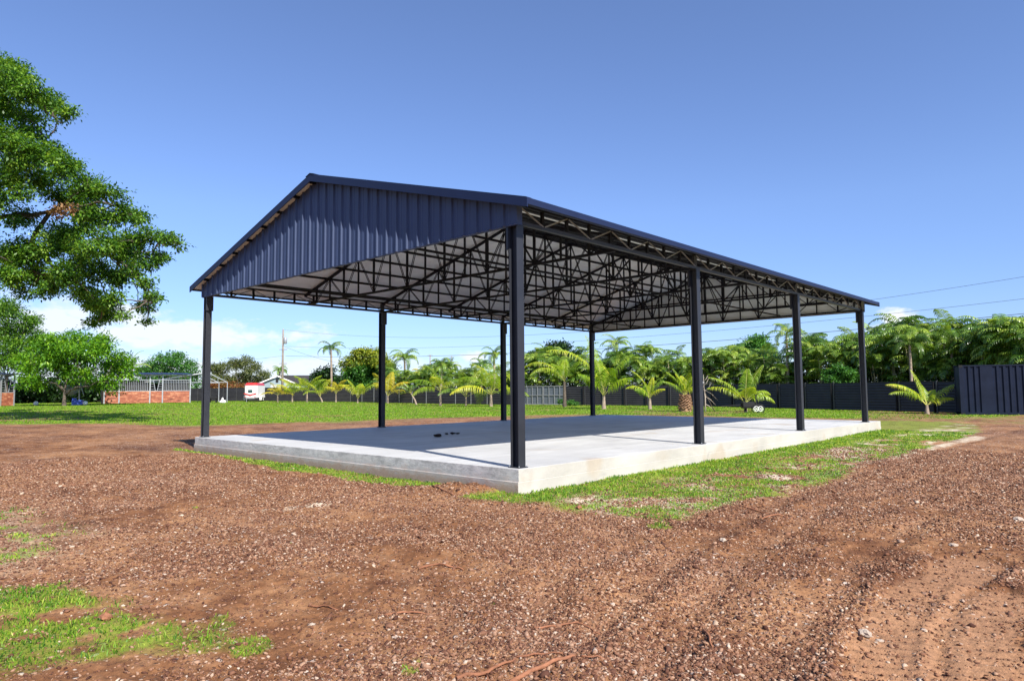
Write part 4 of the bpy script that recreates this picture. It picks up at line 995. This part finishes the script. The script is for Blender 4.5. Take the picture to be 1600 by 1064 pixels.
feather_palm('palm', 'taller palm with drooping fronds just left of the near column', 773, 72, 556, 13, 2.2, .13, MT['palm_green'], 39, lw=.06)
feather_palm('palm', 'low palm behind the fence left of the full crowned palm', 612, 92, 588, 12, 2.2, .14, MT['palm_green'], 40, lw=.07)
feather_palm('palm', 'low palm behind the fence right of the full crowned palm', 657, 88, 585, 12, 2.2, .14, MT['palm_yel'], 41, lw=.07)
for k, (u, d, v) in enumerate([(1425, 47, 520), (1490, 46, 516), (1570, 44, 508), (1040, 73, 550), (820, 80, 566), (720, 84, 580)]):
    lb = ['curled palm crown standing above the hedge just right of the last column', 'bushy palm crown above the hedge over the container corner', 'tall palm crown above the hedge near the right edge',
          'palm crown above the hedge left of the second front column', 'palm crown showing right of the near column above the gate', 'low palm crown behind the fence, second left of the near column'][k]
    feather_palm('palm', lb, u, d, v+18, 14, 2.0, .10, MT['palm_green' if k % 2 else 'palm_deep'], 60+k, lw=.045)

def young(label, u, dep, hpx, nf, seed, leafm='palm_young', trunk_h=.5, tr=.09, spread=.8, yellow=0, dirs=None, bark='palebark', name='young_palm', lean=0):
    base = at(u, dep); H = hpx*dep/F_PX; root = empty(name, base); tag(root, label, 'young palm')
    random.seed(seed); b = MB(); right = _rt
    lx, ly = right[0]*lean, right[1]*lean
    b.tube([(0, 0, -.1), (lx*.3, ly*.3, trunk_h*.4), (lx, ly, trunk_h)], [tr*1.25, tr, tr*.7], 9, False)
    if bark == 'tanbark':
        for k in range(110):
            a = k*2.4; z = .08+(trunk_h-.05)*k/110; r1 = tr*(1.2-.45*z/trunk_h); b.bar((math.cos(a)*r1*.8, math.sin(a)*r1*.8, z), (math.cos(a)*(r1+.10), math.sin(a)*(r1+.10), z+random.uniform(.04, .12)), .09, .035)
    b.build('trunk', MT[bark], root, smooth=bark != 'tanbark')
    T = ([], [], [], []); L = max((H-trunk_h)*1.12, .8)
    for k in range(nf):
        if dirs: az_, el0, kL, dr = dirs[k % len(dirs)]; az_ = az_+YAW-PI/2   # 0 = to the right in the photograph
        else: az_, el0, kL, dr = k*2.4+seed, 1.5-spread*(k/nf)*1.0, random.uniform(.8, 1.1), random.uniform(.9, 1.6)
        frond_geo(T, (lx, ly, trunk_h-.06), az_, el0, L*kL, dr, 32, .32*L, .010*L+.014, random.uniform(.5, 1.1), random.uniform(-.2, .2), sweep=.75, start=.2)
    finish_palm(root, T, MT[leafm], MT['stem_y'], .024); return root
young('short young palm with yellow drooping fronds right of the trailer', 434, 83, 36, 8, 1, 'palm_yel', .9, spread=1.2)
young('young green palm second to the right of the trailer', 457, 83, 44, 7, 2, 'palm_young', .8)
young('young palm with one tall curved frond below the dark house roof', 480, 83, 52, 6, 3, 'palm_young', 1.0, spread=.5)
young('young palm leaning left in front of the dark small tree', 504, 83, 40, 6, 4, 'palm_young', .7, lean=-.3)
young('orange yellow young palm under the white trunked palm', 525, 83, 42, 6, 5, 'palm_yel', 1.0, spread=.6)
young('young palm with two long arching fronds left of the second column', 559, 80, 46, 6, 6, 'palm_young', .5, dirs=[(.3, 1.1, 1.5, 1.8), (2.8, 1.2, 1.0, 1.4), (.1, 1.3, .7, .8), (3.3, 1.4, .8, .7), (1.6, 1.3, .7, .8), (-1, 1.2, .8, 1.2)])
young('yellow young palm just behind the second column', 606, 78, 58, 6, 7, 'palm_yel', .9, spread=1.1)
young('dark green young palm with leaning trunk right of the second column', 651, 72, 40, 7, 8, 'palm_green', 1.2, dirs=[(2.9, .9, 1.3, 1.5), (3.3, 1.1, 1.1, 1.5), (2.6, .5, 1.0, 1.2), (.2, 1.3, .7, 1), (3.0, 1.4, .9, 1), (1.4, 1.4, .7, .8), (-1.5, 1.0, .8, 1)], lean=-.6)
young('upright young palm with pale trunk midway between two left columns', 688, 67, 72, 9, 9, 'palm_young', 1.5, .12, spread=1.2)
young('young palm with hanging green fronds left of the third back column', 728, 65, 64, 7, 10, 'palm_green', .9, spread=1.1)
young('bushy young palm with short trunk beside the third back column', 767, 63, 84, 10, 11, 'palm_young', 1.1, .14, spread=1.2)
young('young palm with one big frond arching left in front of the gate end', 882, 59, 86, 7, 12, 'palm_young', 2.2, .15, dirs=[(3.1, 1.15, 1.7, 2.1), (3.5, 1.0, 1.3, 1.8), (.2, 1.3, .8, 1.0), (1.5, 1.4, .9, 1), (2.4, 1.3, .8, 1), (-.8, 1.2, .9, 1), (-2.0, 1.1, .9, 1.2)], bark='bark')
young('tall yellow green young palm just right of the far back column', 943, 51.5, 104, 8, 13, 'palm_young', 1.0, .15, dirs=[(3.1, 1.35, 1.35, 1.5), (2.7, 1.5, 1.1, .5), (2.2, 1.45, .95, .6), (.2, 1.3, .9, .8), (-.3, 1.0, .6, 1.0), (3.4, 1.1, .6, .9), (1.5, 1.3, .8, 1), (-1.5, 1.2, .7, 1)])
young('small young palm with bent yellow frond right of the tall one', 1015, 50.5, 62, 7, 14, 'palm_young', .8, .12, dirs=[(3.1, 1.4, 1.1, .9), (2.9, 1.2, .9, 1.7), (.1, 1.35, .75, 1.0), (.6, 1.5, .7, .4), (-.6, 1.1, .6, 1.2), (1.8, 1.3, .6, 1), (3.4, 1.0, .6, 1)])
young('stubby palm with fat shaggy brown trunk left of the second front column', 1070, 44.5, 68, 9, 15, 'palm_young', 1.05, .36, dirs=[(3.0, 1.25, 1.0, .7), (2.6, 1.4, 1.0, .5), (3.2, 1.0, .9, .9), (.2, 1.35, .9, .7), (1.5, 1.4, .8, .8), (-1.5, 1.4, .9, .8), (0, 1.1, .7, 1), (3.3, 1.4, .8, .5), (-.4, 1.3, .8, .8)], bark='tanbark')
young('young palm with three spread fronds growing behind the wheeled cart', 1164, 43.5, 72, 7, 16, 'palm_young', .55, .10, dirs=[(3.1, 1.05, 1.1, .9), (2.9, .95, 1.0, 1.2), (.3, 1.0, .85, 1.6), (.1, .85, .8, 1.8), (1.0, 1.4, .9, .4), (.5, 1.25, 1.1, .5), (-1.6, 1.2, .6, 1)])
young('isolated yellow green young palm left of the navy container', 1447, 37.6, 66, 8, 17, 'palm_young', .5, .10, dirs=[(3.05, .95, 1.25, 1.0), (3.2, .85, 1.15, 1.2), (2.9, 1.05, 1.1, 1.0), (2.2, 1.35, 1.05, .3), (.05, .85, 1.05, .55), (-.1, .7, .7, .9), (.4, 1.3, .5, .6), (1.6, 1.4, .6, .5)])

# dead branches between the stubby palm and the cart
b = MB(); q = at(1101, 44); random.seed(3)
b.tube([(0, 0, -.1), (.05, 0, .9), (0, .05, 1.7), (.1, .1, 2.4)], [.06, .045, .03, .01], 6)
for (z, dx, dz) in [(.5, .5, -.35), (1.0, .7, -.6), (1.3, .45, .55), (1.5, -.3, .5), (1.7, .3, .5), (1.4, .85, -.7), (2.0, .25, .35)]:
    e = _rt*dx; b.tube([(0.03, .02, z), (e[0]*.5, e[1]*.5, z+dz*.35), (e[0], e[1], z+dz)], [.03, .02, .006], 5)
o = b.build('dead_branch', MT['deadwood'], smooth=True); o.location = q; tag(o, 'bleached bare branches standing right of the second front column', 'dead branch')
b = MB(); e = _rt; b.tube([(e[0]*-.55, e[1]*-.55, 1.7), (e[0]*-.2, e[1]*-.2, .9), (e[0]*.25, e[1]*.25, .03)], [.012, .02, .03], 6)
o = b.build('dead_branch', MT['bark'], smooth=True); p = at(1110, 43); o.location = p; tag(o, 'dark fallen limb leaning across the fence beside the bare branches', 'dead branch')

# ------------------------------------------------------------------ wheeled cart
def cart():
    p = at(1170, 41.5); root = empty('wheeled_cart', p, YAW-PI/2); tag(root, 'small black tow cart with two pale spoked wheels on the grass', 'cart')
    b = MB(); b.box(-.45, .25, -.25, .25, .34, .66); b.box(-.43, .23, -.22, .22, .28, .34); b.box(-.30, -.16, -.06, .06, .0, .34); b.build('body', MT['black'], root, bevel=.02)
    b = MB(); b.bar((.25, 0, .5), (.6, 0, .5), .06, .06); b.bar((.42, 0, .5), (.42, 0, 1.05), .05, .05); b.box(.36, .48, -.05, .05, 1.03, 1.1); b.build('mast', MT['black'], root)
    b = MB(); b.bar((-.35, 0, .5), (-1.7, 0, .42), .05, .05); b.build('tow_bar', MT['black'], root)
    for x in (.30, .56):
        b = MB()
        n = 20; R = .25; y0 = -.30
        b.tube([(x+R*math.cos(2*PI*k/n), y0, R+R*math.sin(2*PI*k/n)) for k in range(n+1)], .028, 6, False); wh = b.build('wheel', MT['black'], root)
        b = MB(); b.tube([(x+.15*math.cos(2*PI*k/n), y0-.01, R+.15*math.sin(2*PI*k/n)) for k in range(n+1)], .018, 6, False)
        for k in range(6): a = k*PI/3; b.bar((x, y0-.01, R), (x+.15*math.cos(a), y0-.01, R+.15*math.sin(a)), .025, .02)
        b.tube([(x, y0-.05, R), (x, .05, R)], .03, 8); b.build('rim', MT['white'], wh)
cart()

# ------------------------------------------------------------------ stalls
def stalls(name, label, uL, uR, depth, posts, kinds, roofh=3.35, base_h=1.35, grill=1.25, depthm=2.6, u0=None, over=.5):
    a = np.array(at(uL, depth-1.5)); c = np.array(at(uR, depth+3.5)); d = (c-a)[:2]; L = np.linalg.norm(d); d /= L
    root = empty(name, tuple(a), math.atan2(d[1], d[0])); tag(root, label, 'horse stall')
    S = [(u-uL)/(uR-uL)*L for u in posts]
    for s in S:
        b = MB(); b.box(s-.06, s+.06, -.06, .06, -.2, roofh-.2); b.build('post', MT['galv'], root)
        b = MB(); b.box(s-.05, s+.05, depthm-.05, depthm+.05, -.2, roofh-.05); b.build('post', MT['galv'], root)
    for i, k in enumerate(kinds):
        x0, x1 = S[i]+.065, S[i+1]-.065
        b = MB(); b.box(x0, x1, -.02, .02, .05, base_h); b.build('plank_panel' if k == 'w' else 'door_panel', MT['planks'], root)
        b = MB(); b.bar((x0, 0, base_h+.03), (x1, 0, base_h+.03), .07, .06); b.bar((x0, 0, base_h+grill), (x1, 0, base_h+grill), .06, .06)
        if k == 'w':
            n = int((x1-x0)/.17)
            for j in range(1, n): x = x0+(x1-x0)*j/n; b.bar((x, 0, base_h+.06), (x, 0, base_h+grill-.03), .038, .03)
            b.build('bar_grille', MT['galv'], root)
            bb = MB(); bb.box(x0, x1, .5, .52, base_h-.9, base_h+grill-.05); bb.build('shade_board', MT['fence'], root)  # dark sheet added behind the bars, standing in for the shade inside
        else:
            m_ = (x0+x1)/2; w_ = (x1-x0)/2
            b.bar((m_-.1, 0, base_h+.06), (m_-w_*.55, 0, base_h+grill), .05, .05); b.bar((m_+.1, 0, base_h+.06), (m_+w_*.55, 0, base_h+grill), .05, .05)
            for j in range(4):
                z = base_h+.25+j*.26; f = (z-base_h)/grill
                b.bar((x0, 0, z), (m_-.1-(w_*.55-.1)*f, 0, z), .03, .03); b.bar((m_+.1+(w_*.55-.1)*f, 0, z), (x1, 0, z), .03, .03)
            b.build('yoke_grille', MT['galv'], root)
    # side and back boards
    for s in (S[0], S[-1]):
        b = MB(); b.box(s-.02, s+.02, .07, depthm-.06, .05, base_h+.1); b.build('side_board', MT['planks'], root)
    b = MB(); b.box(S[0], S[-1], depthm-.02, depthm+.02, .05, 2.2); b.build('rear_board', MT['fence'], root)
    xl, xr = S[0]-over if len(S) > 3 else S[0]-.2, S[-1]+over*.4
    b = MB(); b.hexa([(xl, -.5, roofh-.16), (xr, -.5, roofh-.16), (xr, depthm+.3, roofh+.10), (xl, depthm+.3, roofh+.10), (xl, -.5, roofh-.13), (xr, -.5, roofh-.13), (xr, depthm+.3, roofh+.13), (xl, depthm+.3, roofh+.13)])
    b.build('roof', MT['roofskin'], root)
    b = MB(); b.bar((S[0], 0, roofh-.25), (S[-1], 0, roofh-.25), .08, .1)
    for j in range(int((xr-xl)/.8)): b.bar((xl+.2+j*.8, -.45, roofh-.19), (xl+.2+j*.8, depthm+.2, roofh+.05), .05, .05)
    b.build('roof_beam', MT['galv'], root); return root
stalls('horse_stalls', 'row of open stalls with reddish plank fronts and grey bar grilles', 163, 297, 75, [163, 185, 232, 252, 297], ['d', 'w', 'd', 'w'])
stalls('horse_stalls', 'partly cut off plank stall with yoke shaped gate at the left edge', -60, 22, 66, [-60, -28, 0, 22], ['w', 'w', 'd'])
# frame canopy right of the stalls
def canopy():
    dep = 80; a = np.array(at(300, dep-1)); c = np.array(at(355, dep+1.2)); d = (c-a)[:2]; L = np.linalg.norm(d); root = empty('frame_canopy', tuple(a), math.atan2(d[1], d[0]))
    tag(root, 'light steel gable frame with white half roof right of the plank stalls', 'canopy')
    xL, xM, xR = -4.6, L*.45, L; zE, zR = 2.35, 3.45
    for y in (0, 4.5):
        for x in (xL, xR): b = MB(); b.box(x-.035, x+.035, y-.035, y+.035, -.2, zE); b.build('post', MT['galv'], root)
        b = MB(); b.bar((xL, y, zE), (xM, y, zR), .06, .08); b.bar((xM, y, zR), (xR, y, zE), .06, .08); b.bar((xL, y, zE), (xR, y, zE), .05, .06)
        for k in range(1, 8):
            x = xL+(xR-xL)*k/8; z = zE+(zR-zE)*((x-xL)/(xM-xL) if x < xM else (xR-x)/(xR-xM)); b.bar((x, y, zE), (x, y, z), .035, .035, (1, 0, 0))
        b.build('truss', MT['galv'], root)
    b = MB(); b.hexa([(xL-.3, -.2, zE-.0), (xM, -.2, zR+.06), (xM, 4.7, zR+.06), (xL-.3, 4.7, zE), (xL-.3, -.2, zE+.04), (xM, -.2, zR+.10), (xM, 4.7, zR+.10), (xL-.3, 4.7, zE+.04)])
    b.build('roof_sheet', MT['white'], root)
canopy()

# ------------------------------------------------------------------ horse trailer
def trailer():
    p = np.array(at(391, 85)); root = empty('horse_trailer', tuple(p), YAW-PI/2+.05)
    tag(root, 'white horse trailer with red roof and red chevron, parked by the far fence', 'trailer')
    w_, Lh = 1.62, 3.2
    def shell(z0, z1, prof, m, name):
        b = MB(); pts = []
        for (x, y) in prof: pts.append((x, y))
        n = len(pts)
        for i in range(n):
            x0, y0 = pts[i]; x1, y1 = pts[(i+1) % n]; b.face((x0, y0, z0), (x1, y1, z0), (x1, y1, z1), (x0, y0, z1))
        b.face(*[(x, y, z1) for x, y in pts]); b.face(*[(x, y, z0) for x, y in pts][::-1]); return b.build(name, m, root, smooth=False)
    prof = [(-w_/2, Lh), (-w_/2, .35), (-w_/2+.15, .1), (-w_/2+.45, 0), (w_/2-.45, 0), (w_/2-.15, .1), (w_/2, .35), (w_/2, Lh)]
    shell(.52, 2.05, prof, MT['white'], 'body')
    p2 = [(x*1.02, y-.02) for x, y in prof]; p3 = [(x*.8, y*.85+.25) for x, y in prof]
    b = MB(); n = len(p2)
    for i in range(n):
        a, c = p2[i], p2[(i+1) % n]; e, f = p3[(i+1) % n], p3[i]; b.face((*a, 2.055), (*c, 2.055), (*e, 2.38), (*f, 2.38))
    b.face(*[(*q, 2.38) for q in p3]); b.build('roof', MT['red'], root)
    b = MB(); yy = -.006
    b.cm = 0
    for s in (-1, 1): b.face((s*.78, .12 if 0 else yy-.002, 1.12), (s*.78, yy-.002, .98), (0, yy-.05, .74), (0, yy-.05, .92))
    b.build('chevron_stripe', MT['red'], root)
    b = MB(); b.box(-.25, .25, -.02, .0, 1.15, 1.48); wn = b.build('window', MT['glass'], root)
    b = MB(); b.box(-.29, .29, -.012, -.002, 1.11, 1.52); b.build('frame', MT['galv'], wn)
    for s in (-1, 1):
        b = MB(); x = s*(w_/2+.17); b.tube([(x-.1, 1.7, .34), (x+.1, 1.7, .34)], .34, 18); wh = b.build('wheel', MT['black'], root)
        b = MB(); b.tube([(x+s*.101, 1.7, .34), (x+s*.11, 1.7, .34)], .18, 14); b.build('rim', MT['white'], wh)
        b = MB(); b.box(min(x-.15, x+.15), max(x-.15, x+.15), .95, 2.3, .5, .78); b.box(x-.14, x+.14, .94, 1.0, .2, .78); b.build('fender', MT['white'], root, bevel=.04)
        b = MB(); b.box(s*.6-.07, s*.6+.07, -.03, .0, .58, .68); b.build('lamp', MT['red'], root)
    b = MB(); b.bar((-.6, 0, .45), (0, -1.3, .45), .08, .1); b.bar((.6, 0, .45), (0, -1.3, .45), .08, .1); b.tube([(0, -1.25, .0), (0, -1.25, .75)], .035, 8); b.build('tow_hitch', MT['galv'], root)
    b = MB(); b.box(-.75, .75, .0, Lh, .42, .52); b.build('chassis', MT['black'], root)
trailer()

# ------------------------------------------------------------------ neighbour's house
def house():
    dep = 118; a = np.array(at(403, dep)); c = np.array(at(556, dep+6)); d = (c-a)[:2]; L = np.linalg.norm(d); root = empty('house', tuple(a), math.atan2(d[1], d[0]))
    tag(root, 'grey blue house with white trimmed gable and long dark roof beyond the fence', 'house')
    gw = 3.1; gh = 2.7; rz = 3.95; D = 7
    b = MB(); b.box(.3, 2*gw-.3, 0, D, 0, gh); b.face((.3, -.001, gh), (2*gw-.3, -.001, gh), (gw, -.001, rz-.2)); b.box(2*gw-.3, L, 1.2, D, 0, gh); b.build('wall', MT['house'], root)
    b = MB()
    b.hexa([(0, -.4, gh-.1), (gw, -.4, rz), (gw, D, rz), (0, D, gh-.1), (0, -.4, gh), (gw, -.4, rz+.12), (gw, D, rz+.12), (0, D, gh)])
    b.hexa([(gw, -.4, rz), (2*gw, -.4, gh-.1), (2*gw, D, gh-.1), (gw, D, rz), (gw, -.4, rz+.12), (2*gw, -.4, gh), (2*gw, D, gh), (gw, D, rz+.12)])
    b.hexa([(gw, .8, gh-.1), (L+.5, .8, gh-.1), (L+.5, 4, rz+.1), (gw, 4, rz+.1), (gw, .8, gh+.02), (L+.5, .8, gh+.02), (L+.5, 4, rz+.22), (gw, 4, rz+.22)])
    b.build('roof', MT['shingle'], root)
    b = MB(); b.bar((-.02, -.43, gh-.08), (gw, -.43, rz+.02), .05, .2, (0, 0, 1)); b.bar((gw, -.43, rz+.02), (2*gw+.02, -.43, gh-.08), .05, .2); b.build('gable_trim', MT['white'], root)
    b = MB(); b.box(gw-.22, gw+.22, -.03, 0, gh+.1, gh+.75); b.build('vent', MT['black'], root)
    b = MB(); b.box(gw-1.0, gw-.1, -.03, 0, 1.6, 2.4); b.build('window', MT['white'], root)
house()

# ------------------------------------------------------------------ utility poles and wires
def upole(u, dep, topv, label, r=.15, big=True):
    base = at(u, dep); H = P3(u, topv, dep)[2]-base[2]; root = empty('utility_pole', base, YAW-PI/2); tag(root, label, 'utility pole')
    b = MB(); b.tube([(0, 0, -.5), (0, 0, H*.5), (0, 0, H)], [r*1.3, r, r*.75], 10); b.build('post', MT['pole'], root, smooth=True)
    if big:
        for z in (H*.72, H*.52): b = MB(); b.bar((-.5, 0, z), (.6, 0, z), .09, .09); b.build('crossarm', MT['pole'], root)
        b = MB(); b.lathe((.36, -.1, H*.80), [(.2, 0), (.24, .05), (.24, .8), (.18, .9), (.06, .95)], 12); b.build('transformer', MT['galv'], root, smooth=True)
        b = MB(); b.lathe((0, 0, H), [(.05, 0), (.09, .05), (.05, .1), (.08, .15), (.03, .2)], 8); b.build('insulator', MT['conc2'], root)
    else:
        b = MB(); b.bar((-.5, 0, H-.15), (.5, 0, H-.15), .08, .08); b.build('crossarm', MT['pole'], root)
    return root
upole(441, 98, 515, 'wooden utility pole with grey transformer rising beyond the fence right of the trailer')
upole(672, 135, 554, 'thin distant pole between the two left back columns', .13, False)
upole(706, 150, 556, 'fainter far pole right of the thin distant pole', .1, False)
def wire(p, q, sag, label, r=.011):
    p = np.array(p); q = np.array(q); n = 40; b = MB()
    b.tube([tuple(p+(q-p)*t+np.array([0, 0, -4*sag*t*(1-t)])) for t in [i/n for i in range(n+1)]], r, 4, False)
    tag(b.build('power_line', MT['cord'], smooth=True), label, 'power line')
wire(P3(441, 515, 98), P3(1700, 416, 44), 2.6, 'topmost overhead wire crossing the sky behind the pavilion')
wire(P3(446, 541, 98), P3(1700, 455, 44), 1.5, 'middle overhead wire crossing the sky behind the pavilion')
wire(P3(446, 556, 98), P3(1700, 480, 44), 1.2, 'lowest overhead wire crossing above the palm hedge', .018)
wire(P3(441, 556, 98), P3(-200, 590, 105), 1.2, 'overhead wire running left from the utility pole', .014)
wire(P3(441, 540, 98), P3(560, 572, 90), .4, 'short service wire dropping right from the utility pole', .014)

# ------------------------------------------------------------------ small yard things at the left
def crate(u, dep, label):
    p = at(u, dep); root = empty('plastic_crate', p, YAW-PI/2+.3); tag(root, label, 'crate')
    b = MB(); t = .03; X, Y, Z = .9, .6, .5
    b.box(-X/2, X/2, -Y/2, -Y/2+t, .04, Z); b.box(-X/2, X/2, Y/2-t, Y/2, .04, Z); b.box(-X/2, -X/2+t, -Y/2+t, Y/2-t, .04, Z); b.box(X/2-t, X/2, -Y/2+t, Y/2-t, .04, Z); b.box(-X/2+t, X/2-t, -Y/2+t, Y/2-t, .04, .08)
    for x in (-X/2-.02, X/2-.01): b.box(x, x+.03, -Y/2-.015, Y/2+.015, Z-.08, Z+.01)
    b.build('box', MT['blue'], root, bevel=.01)
    b = MB(); b.lathe((-.3, 0, .08), [(.16, 0), (.2, .6), (.22, .64)], 12); b.build('tub', MT['blue'], root)
crate(122, 68, 'blue plastic crate on the lawn beside the mango tree')
def ball(u, dep, r, label):
    p = at(u, dep); b = MB(); b.lathe((0, 0, 0), [(r*math.sin(PI*k/10)+.001, r-r*math.cos(PI*k/10)) for k in range(11)], 16); o = b.build('buoy', MT['white'], smooth=True); o.location = p; tag(o, label, 'ball')
ball(134, 67, .22, 'white ball right of the blue crate'); ball(57, 69, .22, 'white ball at the foot of the dark thicket')
p = at(348, 79); b = MB()
for k, (x, z, r) in enumerate([(0, .3, .13), (.25, .16, .12), (-.22, .13, .11)]): b.lathe((x, 0, 0), [(r, .0), (r*1.1, z), (r*.5, z*2)], 8)
o = b.build('bucket_pile', MT['white']); o.location = p; tag(o, 'white buckets at the foot of the frame canopy', 'buckets')
p = at(335, 79); b = MB(); b.box(-.6, .4, -.2, .2, .45, .65); b.box(-.5, -.4, -.15, .15, 0, .45); b.box(.2, .3, -.15, .15, 0, .45); b.bar((-.6, 0, .6), (-.8, 0, 1.3), .05, .05)
o = b.build('barrow', MT['black'], bevel=.02); o.location = p; o.rotation_euler.z = YAW-PI/2; tag(o, 'small black barrow beside the white buckets', 'barrow')
p = at(124, 70); b = MB(); b.tube([(0, 0, 0), (0, 0, 3.4)], .07, 8); b.bar((0, 0, 2.3), (.35, -.2, 1.0), .06, .06); root = b.build('yard_post', MT['galv']); root.location = p; tag(root, 'grey metal post standing right of the mango tree trunk', 'post')
p = at(115, 69); b = MB(); pc = []
for k in range(5):
    r = [.02, .3, .5, .62, .68][k]; pc.append((r, [.0, .02, .07, .14, .2][k]))
b.lathe((0, 0, 0), pc, 18); o = b.build('satellite_dish', MT['galv'], smooth=True); o.location = (p[0], p[1], p[2]+1.6); o.rotation_euler = (1.3, .2, YAW-PI/2); tag(o, 'grey dish shape leaning against the mango tree trunk', 'dish')
